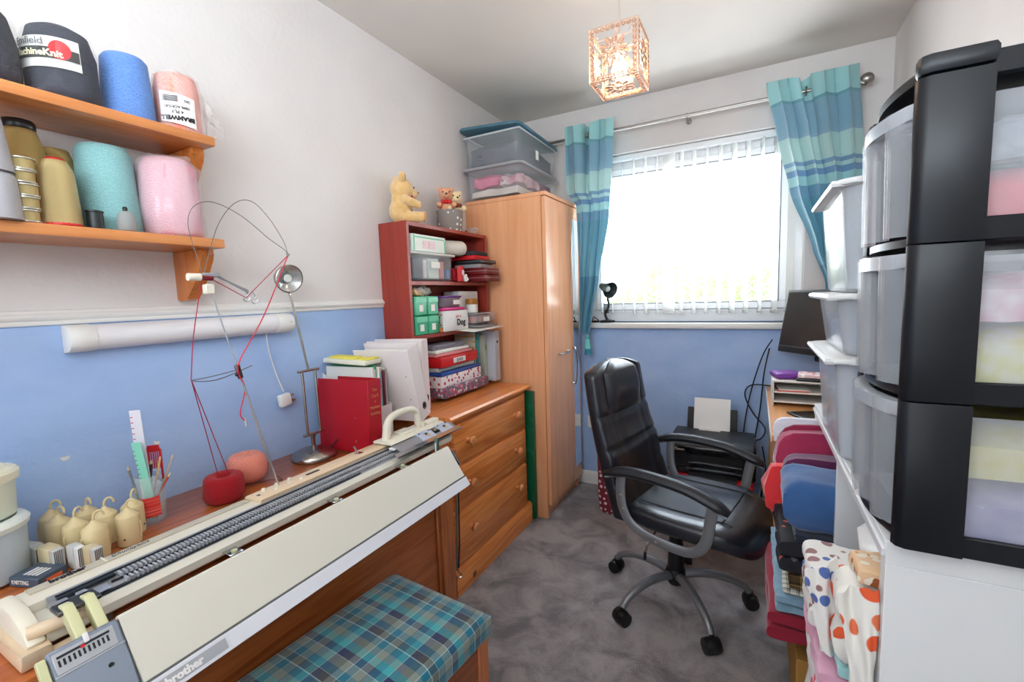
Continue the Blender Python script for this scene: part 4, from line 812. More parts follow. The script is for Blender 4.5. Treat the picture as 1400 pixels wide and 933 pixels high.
# ================================================================== tubs and small boxes at the left end
pt_m = clearmat('milky_plastic', (205, 218, 225), .75, .3); lidc = M('milky_lid', (222, 226, 218), .35); lidy = M('cream_lid', (232, 228, 200), .4)
t = T('plastic_tub', 'large milky round tub, lower of the two at the left end of the desk', 'tub', (.115, .245, .7215)); S().lathe([(.058, 0), (.066, .006), (.068, .05), (.070, .112), (.067, .112), (.062, .01), (0, .008)], (0, 0, 0), 32, sy=1.05).obj('tub_body', pt_m, t); S().lathe([(.074, .108), (.076, .118), (.070, .126), (.058, .128), (.055, .122), (0, .122)], (0, 0, 0), 32, sy=1.05).obj('lid', lidc, t); S().lathe([(.055, .01), (.058, .06), (0, .062)], (0, 0, 0), 20).obj('contents', M('grey_haberdashery', (140, 150, 155), .6, c2=(190, 195, 195), ns=20), t)
t = T('plastic_tub', 'smaller cream lidded tub, upper of the two at the left end of the desk', 'tub', (.105, .258, .8505)); S().lathe([(.050, 0), (.052, .004), (.056, .084), (.053, .084), (.048, .006), (0, .005)], (0, 0, 0), 32).obj('tub_body', M('cream_tub', (222, 226, 205), .4), t); S().lathe([(.062, .074), (.063, .09), (.058, .096), (.045, .098), (.040, .106), (0, .108)], (0, 0, 0), 32).obj('lid', lidy, t)
t = T('cassette_box', 'flat dark blue box with white print beside the milky tubs', 'box', (.205, .304, .7215), radians(20)); t.scale = (.72, .8, 1); S().box(-.048, .048, -.033, .033, 0, .02, .002).obj('box_body', M('slate_card', (70, 84, 100), .5), t)
for k in range(4): bx('print_line', white, t, (-.02 + k * .013, -.012 + k * .013, -.02, .012, .0198, .0205), 0)
text('box_print', 'KNITTING', .012, white, t, (-.01, -.0336, .010), (1, 0, 0), (0, 0, 1)); bx('orange_print', M('orange_ink', (225, 110, 60), .6), t, (.0478, .0484, -.015, .02, .004, .012), 0)
cs_m = M('pearl_grey', (196, 196, 190), .4); cb_m = M('beige_plastic', (206, 190, 150), .45)
for k, (x_, y_, rz_, l_, w_, h_, ms, lab) in enumerate(((.10, .318, .25, .075, .02, .045, (cs_m, cs_m), 'long pale grey case behind the flat dark blue box'), (.175, .333, .15, .05, .018, .05, (cb_m, cs_m), 'beige case with grey end, left of the row behind the machine'), (.222, .352 + .006, .15, .032, .013, .052, (cs_m, M('white_block', (225, 225, 222), .4)), 'white and grey case in the middle of the row'), (.262, .372, .2, .03, .015, .052, (cb_m, MATS['steel'] if 'steel' in MATS else cs_m), 'beige case with dark ribbed end, right of the row'), (.17, .31, .25, .02, .010, .012, (cs_m, cs_m), 'little grey clip on the desk by the dark blue box'))[:4]):
    t = T('needle_case', lab, 'case', (x_, y_, .7215), rz_, group='small plastic cases on the desk'); S().box(-l_ / 2, l_ / 2 - .008, -w_ / 2 - .003, w_ / 2 + .003, 0, h_, .004, 2).obj('case_body', ms[0], t); S().box(l_ / 2 - .009, l_ / 2 + .006, -w_ / 2 - .001, w_ / 2 + .001, 0, h_ - .002, .002).obj('case_end', ms[1], t)
    s = S(); [s.box(l_ / 2 + .005, l_ / 2 + .0065, -w_ / 2 + q * .003, -w_ / 2 + q * .003 + .0012, .003, h_ - .005) for q in range(5)]; s.obj('ribs', M('dark_rib', (90, 90, 88), .5), t, kind='stuff')
# ================================================================== yarn cones on the shelves
film = clearmat('shrink_film', (235, 235, 238), .06, .12, .9, 28)
film2 = clearmat('bag_film_white', (245, 240, 240), .26, .15, 1, 22)
SU, SL_ = 1.7125, 1.4445
def cone(label, loc, prof, m_, bagged=False, tilt=None, group='yarn cones on the wall shelves', caps=None, seg=36, wob=.02, name='yarn_cone'):
    t = T(name, label, 'yarn', loc, rot=tilt, group=group); S().lathe(prof, (0, 0, 0), seg, wob=wob).obj('wound_yarn', m_, t, ang=80)
    for pr_, mm in (caps or ()): S().lathe(pr_, (0, 0, 0), 24).obj('cone_end', mm, t)
    if bagged:
        s = S().lathe([(r * 1.05 + .003, z * 1.012) for r, z in prof if r > 0] , (0, 0, 0), 48, wob=.10 if bagged == 1 else .16); s.wob(.006 if bagged == 1 else .012, 32, 4).obj('film', film if bagged == 1 else film2, t, ang=80)
    return t
navy = yarnmat('navy_yarn', (24, 30, 56), (10, 13, 28), 200, .3)
cone('dark navy yarn cone in clear film at the far left of the upper shelf', (.12, .335, SU), [(.0, 0), (.064, .002), (.068, .03), (.066, .09), (.056, .14), (.038, .163), (.0, .168)], navy, True)
n2 = cone('navy yarn cone in film with a printed white band on the upper shelf', (.125, .468, SU), [(.0, 0), (.056, .002), (.060, .02), (.060, .11), (.050, .15), (.03, .162), (.0, .165)], navy, True)
bd_ = S().grid(lambda u, v: Vector(((.0645 - .003 * v) * cos(-2.2 + 2.4 * u), (.0645 - .003 * v) * sin(-2.2 + 2.4 * u), .055 + .062 * v + .006 * u)), 24, 3, .0006).obj('label_band', M('label_white', (226, 222, 216), .45), n2)
def wraptext(n, body, size, m_, par, R, a0, z, bold=0, flip=False, squash=1):
    o = text(n, body, size, m_, par, (0, 0, 0), (1, 0, 0), (0, 1, 0), bold=bold, ext=.0002); me = o.data
    for v in me.vertices:
        x_, y_ = v.co.x * (-1 if flip else 1), v.co.y * (-1 if flip else 1); a_ = a0 + x_ / R; v.co = Vector(((R + v.co.z) * cos(a_), (R + v.co.z) * sin(a_), z + y_))
    return o
S().grid(lambda u, v: Vector((.0655 * cos(-2.2 + 2.35 * u), .0655 * sin(-2.2 + 2.35 * u), .072 + .022 * v + .006 * u)), 24, 2, .0004).obj('dark_stripe', M('olive_ink', (52, 50, 44), .5), bd_)
wraptext('print', 'MachineKnit', .018, M('label_cream', (235, 225, 190), .5), bd_, .0664, -.95, .0855, .0006); wraptext('print', 'Emfield', .02, greyink, bd_, .0656, -1.15, .108)
S().grid(lambda u, v: Vector((.0662 * cos(-.32 + .024 / .066 * v * cos(u * 2 * pi) * .75), .0662 * sin(-.32 + .024 / .066 * v * cos(u * 2 * pi) * .75), .095 + .019 * v * sin(u * 2 * pi))), 18, 2).obj('red_disc', red, bd_)
cone('powder blue yarn cone on the upper shelf', (.115, .590, SU), [(.0, 0), (.052, .001), (.054, .006), (.046, .148), (.040, .156), (.012, .158), (.0, .15)], yarnmat('powder_blue_yarn', (118, 160, 224), (86, 128, 200), 240, .25), caps=[([(.012, .150), (.014, .160), (.010, .162), (0, .156)], M('cone_card', (190, 180, 170), .7))])
c4 = cone('salmon yarn cone in a clear bag at the right end of the upper shelf', (.118, .700, SU), [(.0, 0), (.046, .001), (.050, .006), (.050, .12), (.044, .150), (.012, .152), (.0, .147)], yarnmat('salmon_cone_yarn', (250, 166, 146), (244, 148, 128), 160, 1.2), 2)
lb = S().grid(lambda u, v: Vector((.0585 * cos(-1.15 + 1.35 * u), .0585 * sin(-1.15 + 1.35 * u), .025 + .075 * v - .012 * u)), 14, 3, .0005).obj('paper_label', M('label_clear', (232, 226, 222), .4), c4)
wraptext('print', 'BRAMWELL', .0145, ink, lb, .0592, -.50, .034, .0009, flip=True); wraptext('print', '4 PLY', .011, ink, lb, .0592, -.50, .049, .0002, flip=True); wraptext('print', '100% ACRYLIC', .0085, ink, lb, .0592, -.5, .061, .0002, flip=True)
wraptext('print', '262', .009, ink, lb, .0592, -.12, .078, 0, flip=True)
s = S(); [s.box(0, .0006, -.016, .016, .074 + k * .003, .0753 + k * .003) for k in range(5)]; s.rot(RZ(-.72)); 
for v in s.bm.verts: v.co += Vector((.0595 * cos(-.72), .0595 * sin(-.72), 0))
s.obj('printed_lines', ink, lb, kind='stuff')
S().grid(lambda u, v: Vector((.045 + .012 * noise.noise(Vector((u * 6, v * 5, 1))) - .02 * u, .045 + .055 * u, .012 + .09 * v * (1 - .5 * u) + .01 * noise.noise(Vector((u * 4, v * 6, 7))))), 10, 10).obj('bag_tail', clearmat('bag_tail', (238, 228, 224), .28, .15, .9, 40), c4)
# lower shelf
silv = yarnmat('silver_thread', (215, 214, 218), (180, 178, 184), 900, .1, .3, .35, 0); goldt = yarnmat('gold_thread', (226, 206, 152), (196, 168, 108), 900, .1, .28, .45, 0); golde = yarnmat('bronze_thread', (212, 184, 118), (172, 140, 74), 900, .1, .28, .45, 0)
blk_cap = [([(.026, .206), (.027, .208), (.027, .220), (.024, .224), (0, .224)], black)]
cone('tall shiny silver thread cone at the left edge, upper of two stacked', (.185, .322, SL_ + .0905), [(.0, 0), (.034, .001), (.033, .004), (.020, .15), (.016, .16), (.0, .162)], silv, name='thread_cone', group='thread cones', wob=0)
cone('shiny silver thread cone at the left edge, lower of two stacked', (.185, .322, SL_), [(.0, 0), (.038, .001), (.038, .004), (.034, .08), (.03, .088), (.0, .0895)], silv, name='thread_cone', group='thread cones', wob=0)
cone('tall bronze gold thread cone with a black cap at the back of the lower shelf', (.095, .395, SL_), [(.0, 0), (.042, .001), (.042, .004), (.036, .17), (.030, .19), (.026, .205), (.0, .206)], golde, name='thread_cone', group='thread cones', caps=blk_cap, wob=0)
cone('second bronze gold thread cone half hidden behind the front ones', (.06, .455, SL_), [(.0, 0), (.038, .001), (.038, .004), (.034, .165), (.028, .185), (.0, .19)], golde, name='thread_cone', group='thread cones', wob=0)
cone('gold thread cone with red ends standing at the front of the lower shelf', (.16, .425, SL_), [(.0, .004), (.034, .005), (.034, .008), (.029, .115), (.019, .138), (.0, .139)], goldt, name='thread_cone', group='thread cones', caps=[([(.030, 0), (.035, .001), (.034, .006), (0, .006)], red), ([(.016, .137), (.017, .141), (.012, .144), (0, .144)], red)], wob=0)
# stacked spools
spl = T('thread_spool', 'x', 'spool', (0, 0, 0), group='stack of flat gold spools'); S().lathe([(.021, .0), (.022, .001), (.022, .003), (.019, .004)], (0, 0, 0), 22).lathe([(.019, .021), (.022, .022), (.022, .024), (.021, .025)], (0, 0, 0), 22).obj('flange', M('clear_flange', (190, 185, 170), .25, .4), spl); S().lathe([(.0195, .004), (.0195, .021)], (0, 0, 0), 22).obj('wound_thread', goldt, spl)
for k in range(5):
    lab = 'flat gold thread spool, %s of the stack of five' % ('bottom', 'second lowest', 'middle', 'second highest', 'top')[k]; lc = (.178 + .001 * (k % 2), .366 + .0012 * (k % 3), SL_ + k * .0256)
    if k == 0: spl.location = lc; spl['label'] = lab
    else: dup(spl, lab, lc, k * .7)
cone('mint green yarn cone on the lower shelf', (.092, .536, SL_), [(.0, 0), (.060, .001), (.062, .006), (.053, .19), (.046, .205), (.012, .206), (.0, .20)], yarnmat('mint_yarn', (160, 208, 208), (124, 180, 182), 260, .2))
cone('baby pink yarn cone in a clear bag at the right end of the lower shelf', (.115, .660, SL_), [(.0, 0), (.060, .002), (.066, .012), (.067, .08), (.062, .18), (.050, .20), (.0, .203)], yarnmat('baby_pink_yarn', (232, 170, 184), (222, 156, 172), 170, .8), 2)
t = T('thread_spool', 'short black thread reel on the lower shelf in front of the mint cone', 'spool', (.17, .478, SL_)); S().lathe([(.015, 0), (.0165, .001), (.0165, .003), (.015, .004), (.015, .036), (.0165, .037), (.0165, .040), (0, .041)], (0, 0, 0), 22).obj('wound_thread', M('black_thread', (28, 34, 34), .4), t); S().lathe([(.006, .041), (.006, .0425), (0, .0425)], (0, 0, 0), 12).obj('reel_core', M('reel_core', (60, 60, 60), .5), t)
cone('small grey thread cone with a dark tip in front of the mint cone', (.172, .535, SL_), [(.0, 0), (.0175, .001), (.0185, .004), (.017, .034), (.009, .047), (.0, .048)], yarnmat('grey_thread', (176, 178, 176), (140, 142, 140), 700, .2, .5), name='thread_cone', group='thread cones', caps=[([(.004, .046), (.005, .055), (.003, .058), (0, .058)], black)], wob=0)
# ================================================================== knitting machine
cream = M('cream_enamel', (214, 209, 196), .35); ivory = M('ivory_plastic', (226, 218, 200), .4); peach = M('aged_peach_plastic', (226, 200, 168), .4)
alum = M('machine_steel', (168, 170, 176), .42, .6); dark = M('dark_channel', (34, 36, 44), .5); lilac = M('pale_lilac_steel', (196, 204, 222), .35, .3); greybeige = M('taupe_strip', (196, 188, 168), .45)
km = TW('knitting_machine', 'cream knitting machine with steel needle bed along the front of the desk', 'knitting machine', (.43, .74, .721))
Y0, Y1 = .232, 1.315
S().prism([(.372, .736), (.495, .736), (.502, .742), (.502, .757), (.486, .766), (.436, .768), (.434, .780), (.366, .780), (.364, .75)], 'y', Y0, Y1, .0).obj('bed_body', cream, km)
S().prism([(.366, .779), (.405, .783), (.434, .783), (.436, .770), (.434, .779)], 'y', Y0, Y1).obj('rear_ledge', ivory, km)
S().prism([(.366, .7795), (.395, .7825), (.395, .785), (.366, .782)], 'y', .245, .63).obj('name_strip', greybeige, km)
S().prism([(.362, .7795), (.431, .7835), (.433, .792), (.425, .7955), (.368, .789)], 'y', .635, 1.09, .001).obj('deck_cover', peach, km)
text('lettering', 'brother', .016, ink, km, (.381, .298, .7855), (0, 1, 0), (-1, 0, .08), bold=.0006)
text('lettering', 'Chunkyknit', .0135, greyink, km, (.381, .392, .7855), (0, 1, 0), (-1, 0, .08), shear=.3)
bx('divider', ivory, km, (.367, .394, .349, .352, .784, .7855), 0)
S().prism([(.437, .767), (.4375, .786), (.441, .786), (.444, .778), (.484, .768), (.486, .766)], 'y', Y0 + .02, Y1 - .02).obj('needle_bed', alum, km)
S().box(.4385, .4445, Y0 + .03, Y1 - .05, .782, .7845).obj('dark_rail', dark, km)
S().box(.478, .486, Y0 + .03, .9, .7685, .7705).obj('front_rail', dark, km)
s = S(); n_ = 0; y_ = .345
while y_ < 1.22:
    s.box(.4465, .4625, y_, y_ + .0036, .776, .7825); s.box(.466, .481, y_ + .002, y_ + .0056, .770, .7775); y_ += .0075
s.obj('needles', M('needle_chrome', (212, 214, 218), .4, .6), km, kind='stuff')
S().box(.4635, .4655, .33, 1.22, .774, .7775).obj('needle_retainer', dark, km)
bx('scale_slot', M('slot_black', (26, 30, 34), .4), km, (.446, .456, .262, .34, .780, .7835), 0)
bx('mount_plate', M('lilac_plate', (180, 186, 200), .35, .5), km, (.458, .482, .255, .325, .7725, .776), .001)
for a_, b_ in ((Y0 - .024, Y0), (Y1, Y1 + .012)): S().prism([(.360, .738), (.498, .738), (.505, .752), (.49, .770), (.44, .788), (.372, .787), (.360, .775)], 'y', a_, b_, .006).obj('end_cap', ivory, km)
S().prism([(.33, .7225), (.515, .7225), (.525, .74), (.525, .752), (.505, .747), (.35, .747), (.322, .752), (.322, .742)], 'y', .196, .232, .004).obj('end_tray', peach, km)
S().cyl((.49, .215, .765), (.515, .275, .772), .011, .010, 14).obj('end_roller', peach, km)
S().box(.50, .535, .225, .30, .7225, .735, .003).obj('tray_foot', peach, km)
for y_ in (.3, 1.2): S().box(.38, .49, y_, y_ + .02, .7215, .737, .002).obj('foot', M('rubber_grey', (90, 92, 92), .7), km)
# bridge brackets from bed to ribber, left and middle clamps
brk = M('greenish_cream', (208, 206, 160), .45)
for y_ in (.252, .278): S().prism([(.518, .802), (.535, .806), (.552, .795), (.575, .770), (.597, .752), (.590, .742), (.562, .755), (.535, .78)], 'y', y_ - .008, y_ + .006, .002).obj('bracket_arm', brk, km)
S().box(.505, .54, .238, .292, .792, .80, .002).obj('bracket_plate', M('dark_steel', (90, 88, 84), .35, .9), km)
S().box(.495, .512, .248, .262, .765, .80, .001).box(.495, .512, .272, .286, .765, .80, .001).obj('bracket_post', alum, km)
for y_ in (.50, .765, 1.02):
    S().box(.50, .532, y_, y_ + .028, .745, .749, .001).obj('clamp_plate', chrome, km); S().cyl((.522, y_ + .014, .7225), (.522, y_ + .014, .752), .006, seg=12).obj('clamp_screw', brk, km)
for k, y_ in enumerate((.672, .690, .708, .727, .745, .762)):
    S().cyl((.410 if k % 2 else .385, y_, .788), (.410 if k % 2 else .385, y_, .7985), .006, .0045, 10).obj('peg', ivory, km)
bx('deck_slot', dark, km, (.398, .407, .785, .825, .7905, .7945), 0); bx('deck_slot', dark, km, (.398, .408, .645, .652, .789, .7935), 0)
tube([(.40, .972, .790), (.394, .962, .818)], .003, 8).obj('metal_peg', chrome, km); S().box(.39, .412, .965, .985, .79, .7945, .001).obj('metal_tab', chrome, km)
# carriage
SHY = .035
ca = TW('carriage', 'cream knitting carriage with arched handle at the right end of the needle bed', 'carriage', (.43, 1.17, .789))
S().prism([(.372, .7965), (.45, .7965), (.455, .801), (.445, .806), (.38, .806), (.372, .803)], 'y', 1.02, 1.30, .002).obj('body_plate', ivory, ca)
S().box(.385, .435, 1.10, 1.16, .805, .814, .003, 2).obj('raised_block', ivory, ca); S().box(.40, .43, 1.235, 1.30, .805, .818, .004, 2).obj('raised_block', ivory, ca); S().box(.395, .425, 1.105, 1.15, .8145, .8165).obj('groove_panel', cream, ca)
S().cyl((.425, 1.21, .805), (.425, 1.21, .822), .006, .008, 12).obj('dial_knob', ivory, ca)
hp = smoothpath([(.405, 1.045, .803), (.405, 1.052, .835), (.405, 1.060, .862), (.405, 1.085, .876), (.405, 1.13, .880), (.405, 1.175, .876), (.405, 1.198, .862), (.405, 1.207, .835), (.405, 1.212, .803)], 5)
tube(hp, .011, 10, rs=[.012 if 8 < i < len(hp) - 9 else .014 for i in range(len(hp))], flat=1.0).obj('handle', ivory, ca)
S().prism([(.452, .797), (.468, .797), (.496, .783), (.494, .779), (.466, .792), (.452, .793)], 'y', 1.02, 1.32, .0).obj('cam_plate', alum, ca)
for a_, b_ in ((1.13, 1.20), (1.235, 1.30)):
    o = S().prism([(.452, .803), (.472, .800), (.494, .787), (.492, .783), (.47, .796), (.452, .799)], 'y', a_, b_, .0).obj('cam_block', lilac, ca)
    S().box(.472, .480, (a_ + b_) / 2 - .005, (a_ + b_) / 2 + .005, .795, .8015).obj('cam_window', dark, o, loc=None); S().box(.477, .486, (a_ + b_) / 2 - .002, (a_ + b_) / 2 + .010, .793, .799, .001).obj('brass_slider', M('pale_brass', (220, 200, 160), .4, .4), o)
    S().cyl((.464, a_ + .01, .799), (.465, a_ + .01, .805), .002, seg=8).cyl((.464, b_ - .01, .799), (.465, b_ - .01, .805), .002, seg=8).obj('screw', dark, o, kind='stuff')
S().box(.46, .486, 1.205, 1.23, .790, .797, .001).obj('brush_wheel', dark, ca); S().ball((.472, 1.218, .797), .006).obj('wheel_boss', M('aged_brass', (170, 140, 90), .4, .7), ca)
S().prism([(.492, .781), (.506, .774), (.510, .776), (.510, .780), (.496, .787)], 'y', .985, 1.335, .001).obj('steel_rail', chrome, ca)
S().box(.440, .466, 1.03, 1.12, .787, .795, .002).obj('lever_bar', alum, ca); S().box(.446, .47, 1.012, 1.03, .785, .793, .002).obj('white_tip', white, ca)
for o_ in list(ca.children): o_.location.y += SHY; o_.location.x += .008
ca.location.y += 0
# ribber
rbz = TW('ribber_bed', 'cream covered second needle bed hanging tilted below the front of the knitting machine', 'knitting machine', (.62, .72, .70))
th_ = math.atan2(.06, .09); RM = Matrix.Translation((.60, 0, .78)) @ RY(-th_)   # local: x = outwards, z = up the plate
def rbx(n, m_, x0, x1, y0, y1, z0, z1, bev=0, par=rbz): return S().box(x0, x1, y0, y1, z0, z1, bev, 1, RM).obj(n, m_, par)
rbx('cover', cream, -.001, .0025, .288, 1.165, -.108, 0, .001)
rbx('cover_lip', cream, -.012, .0, .288, 1.165, -.003, .0025, .001)
rbx('dark_gap', M('gap_grey', (96, 98, 96), .5), -.003, .001, .285, 1.167, -.1125, -.1075)
rl = rbx('front_rail', M('grey_white_rail', (214, 214, 220), .4), -.006, .004, .285, 1.168, -.142, -.112, .001)
rbx('bed_plate', alum, -.016, -.004, .22, 1.17, -.14, -.006)
rbx('name_plate', M('silver_label', (172, 174, 178), .35, .3), .0041, .0046, .300, .405, -.136, -.118)
nrm = Vector((cos(th_), 0, sin(th_))); upv = Vector((-sin(th_), 0, cos(th_)))
text('lettering', 'brother', .0175, white, rbz, RM @ Vector((.0052, .338, -.1275)), (0, 1, 0), upv, bold=.0007)
rbx('end_plate', M('blue_grey_steel', (142, 152, 166), .35, .5), -.004, .004, .203, .286, -.15, .0, .003)
rbx('scale_panel', M('silver_scale', (178, 180, 184), .35, .4), .0035, .0052, .208, .278, -.036, -.006, .001)
s = S()
for k in range(11): s.box(.0052, .0058, .212 + k * .0055, .2145 + k * .0055, -.026, -.017, 0, 1, RM)
s.obj('scale_marks', ink, rbz, kind='stuff'); rbx('scale_slot', dark, .0052, .0060, .212, .272, -.0145, -.011); rbx('red_mark', red, .0058, .0064, .238, .243, -.016, -.012); rbx('slider_peg', white, .005, .010, .243, .249, -.012, .002, .001)
rbx('ridge', M('pale_steel', (185, 188, 194), .3, .6), .003, .0055, .205, .285, -.0385, -.0365)
for y_, z_ in ((.262, -.056), (.232, -.075), (.218, -.09)): S().cyl((.004, 0, 0), (.0065, 0, 0), .0035, seg=12).rot(Matrix.Identity(4)).obj('screw', MATS['dark_steel'], rbz, loc=RM @ Vector((0, y_, z_)))
rbx('side_lever', brk, -.006, .006, .192, .202, -.04, -.005, .001); rbx('side_lever', brk, -.006, .006, .192, .202, -.10, -.045, .001)
rbx('right_lever', MATS['dark_steel'], -.006, .004, 1.168, 1.176, -.07, -.02, .001)
S().box(.543, .556, 1.165, 1.178, .735, .80, .002).obj('right_bracket', M('verdigris_steel', (110, 130, 118), .4, .6), rbz); S().box(.548, .553, 1.1635, 1.168, .752, .785).obj('bracket_slot', white, rbz)
# hanging steel arm at right
ha = TW('clamp_arm', 'long narrow steel arm hanging down below the right end of the second bed', 'clamp arm', (.61, 1.15, .34))
tube([(.635, 1.150, .655), (.632, 1.150, .52), (.625, 1.152, .40), (.622, 1.154, .362)], .0045, 6, flat=.5).obj('arm_strip', M('tarnished_steel', (120, 118, 110), .35, .8), ha)
tube([(.640, 1.158, .65), (.634, 1.158, .45), (.626, 1.158, .37)], .003, 6).obj('dark_rod', dark, ha); tube(smoothpath([(.622, 1.156, .372), (.626, 1.160, .352), (.632, 1.166, .340), (.627, 1.158, .334), (.620, 1.152, .342)], 4), .0018, 6).obj('hook', chrome, ha)
# yarn mast
ym = TW('yarn_mast', 'thin steel yarn mast with curved tension wires rising from the knitting machine', 'yarn mast', (.39, .712, .79))
wire = M('spring_wire', (120, 118, 118), .35, .8); rod_m = M('bright_rod', (215, 215, 218), .2, .9)
P0, P1 = Vector((.388, .712, .790)), Vector((.365, .600, 1.312))
S().cyl(P0, P0 + (P1 - P0) * .56, .0028, seg=8).obj('lower_rod', rod_m, ym); S().cyl(P0 + (P1 - P0) * .55, P1, .0018, seg=8).obj('upper_rod', rod_m, ym)
J = P0 + (P1 - P0) * .60
S().box(-.004, .004, -.006, .006, -.018, .018, .002).rot(RX(.2)).obj('joint', MATS['dark_steel'], ym, loc=J); S().ball((0, 0, 0), .005).obj('joint_knob', dark, ym, loc=J + Vector((.002, -.006, -.006)))
tube(smoothpath([J + Vector((0, .035, .01)), (.36, .60, 1.09), (.36, .546, 1.098), (.362, .585, 1.100), J + Vector((0, .0, .005))], 6), .0011, 5).obj('yarn_guide', wire, ym)
S().box(.355, .372, .590, .610, 1.292, 1.315, .002).obj('mast_head', ivory, ym)
S().cyl((.360, .560, 1.331), (.360, .586, 1.331), .0085, seg=16).obj('tension_knob', ivory, ym)
S().cyl((.360, .586, 1.331), (.360, .612, 1.330), .007, seg=12).obj('tension_discs', M('dark_red_yarn', (120, 20, 34), .6), ym)
S().box(.355, .366, .588, .628, 1.331, 1.341, .002).obj('tension_plate', alum, ym)
tube([(.36, .622, 1.336), (.36, .695, 1.295)], .0035, 6, flat=.6).obj('guide_arm', alum, ym); tube([(.352, .622, 1.336), (.352, .700, 1.300)], .0022, 6).obj('guide_arm', alum, ym)
for d_ in (0, .02): tube(smoothpath([(.357, .686 + d_, 1.305 - d_ * .3), (.357, .694 + d_, 1.288 - d_ * .3), (.357, .682 + d_, 1.280 - d_ * .3), (.357, .692 + d_, 1.272 - d_ * .3), (.357, .700 + d_, 1.282 - d_ * .3)], 3), .0012, 5).obj('wire_eyelet', chrome, ym)
tube(smoothpath([(.37, .586, 1.338), (.365, .580, 1.38), (.36, .572, 1.45), (.355, .592, 1.492), (.352, .635, 1.507), (.35, .70, 1.485), (.35, .77, 1.435), (.352, .812, 1.408), (.353, .818, 1.395)], 8), .0009, 5).obj('tension_wire', wire, ym)
tube(smoothpath([(.352, .598, 1.338), (.352, .612, 1.38), (.35, .645, 1.46), (.348, .69, 1.515), (.346, .735, 1.525), (.346, .778, 1.488), (.35, .812, 1.43), (.353, .818, 1.395)], 8), .0009, 5).obj('tension_wire', wire, ym)
tube([(.353, .816, 1.402), (.353, .819, 1.392), (.353, .822, 1.398)], .003, 6).obj('wire_tip', chrome, ym)
thr = M('crimson_thread', (170, 30, 60), .8)
t = TW('yarn_strand', 'thin crimson yarn strand running from the yarn cake up through the mast guides', 'yarn', (.175, .69, .795))
for pts in ([(.170, .680, .795), (.355, .548, 1.098)], [(.185, .700, .793), (.353, .549, 1.098)], [(.354, .548, 1.098), (.350, .565, 1.20), (.356, .592, 1.330)], [(.36, .612, 1.326), (.357, .690, 1.282)], [(.357, .690, 1.282), (.353, .819, 1.395)]):
    tube(smoothpath(pts, 5), .0011, 5).obj('strand', thr, t)
tube(smoothpath([(.353, .819, 1.395), (.365, .73, 1.24), (.378, .650, 1.135), (.380, .640, 1.10), (.376, .655, 1.06), (.372, .640, 1.0), (.372, .650, .98)], 5), .0014, 6).obj('strand', M('red_cord', (205, 40, 60), .7), t)
tube([(.372, .650, .985), (.372, .651, .965)], .0016, 5).obj('strand_end', M('pale_yarn_end', (225, 205, 185), .8), t)
tube([(.353, .819, 1.395), (.357, .712, 1.276)], .0006, 4).obj('strand', M('pink_thread', (215, 170, 175), .8), t)
# ================================================================== office chair
leather = M('black_leather', (22, 25, 33), .34, bump=.14, bs=30, dist=.003, spec=.7, coat=.25); silverp = M('silver_grey_paint', (132, 134, 138), .35, .5)
oc = T('office_chair', 'black leather swivel chair with grey looped armrests and five castors', 'chair', (1.215, 1.835, 0), radians(-12))
def spow(c, e): return math.copysign(abs(c) ** e, c)
# seat: rounded slab with waterfall front
def seatfn(u, v):
    a = 2 * pi * u; t_ = v * pi - pi / 2
    ex = spow(cos(a), .55); ey = spow(sin(a), .55); k = spow(cos(t_), .45); z = spow(sin(t_), .7)
    x = .09 + .245 * ex * k; y = .235 * ey * k; zz = .418 + .042 * z
    zz -= .05 * max(0, (x - .2) / .13) ** 2; zz += .012 * max(0, abs(y) - .12) / .12 * (z > 0)
    zz -= .010 * (z > 0) * math.exp(-((x - .05) ** 2 + y * y) / .02)
    return Vector((x, y, zz))
s = S().grid(seatfn, 56, 22); bmesh.ops.remove_doubles(s.bm, verts=s.bm.verts[:], dist=.0008); s.obj('seat', leather, oc, ang=70)
def top_z(x, y):
    return .461 - .05 * max(0, (x - .2) / .13) ** 2 + .012 * max(0, abs(y) - .12) / .12 - .010 * math.exp(-((x - .05) ** 2 + y * y) / .02)
sm = S()
for y_ in (-.15, .15): sm.tube([(x_, y_, top_z(x_, y_) - .0005) for x_ in [-.08 + k * .03 for k in range(12)]], .0022, 5)
sm.tube([(.215, y_, top_z(.215, y_) - .0005) for y_ in [-.15 + k * .03 for k in range(11)]], .0022, 5); sm.obj('seat_seam', M('seam_black', (12, 12, 14), .4), oc, kind='stuff')
# back: reclined padded shell with three horizontal panels
def backfn(u, v):
    a = 2 * pi * u; h = v
    cx_ = -.125 - .155 * h - .02 * sin(h * pi); z = .37 + .615 * h
    wd_ = .232 * (1 - .10 * h) * min(1, ((1 - h) / .07) ** .5 if h > .93 else 1) * (min(1, (h / .04) ** .5) if h < .04 else 1)
    th = .050 * (1 - .12 * h) * min(1, ((1 - h) / .05) ** .5 if h > .95 else 1) * (min(1, (h / .03) ** .5) if h < .03 else 1)
    ex = spow(cos(a), .7); ey = spow(sin(a), .6); f = 0
    if ex > 0:
        for g in (.26, .46, .66): f -= .010 * math.exp(-((h - g) / .012) ** 2) * (g > .3 or .6)
        f -= .009 * math.exp(-((abs(ey) - .45) / .035) ** 2) * (h < .66) + .022 * math.exp(-((abs(ey) - .62) / .06) ** 2) * (h >= .66) * min(1, (h - .66) / .05)
        f += .022 * math.exp(-((h - .84) / .13) ** 2) * (abs(ey) < .62) + .012 * math.exp(-((h - .42) / .1) ** 2)
        f += .014 * max(0, abs(ey) - .66) * 2
    return Vector((cx_ + th * ex + f * (ex > .05) - .035 * 0, wd_ * ey, z + .25 * th * -ex * 0))
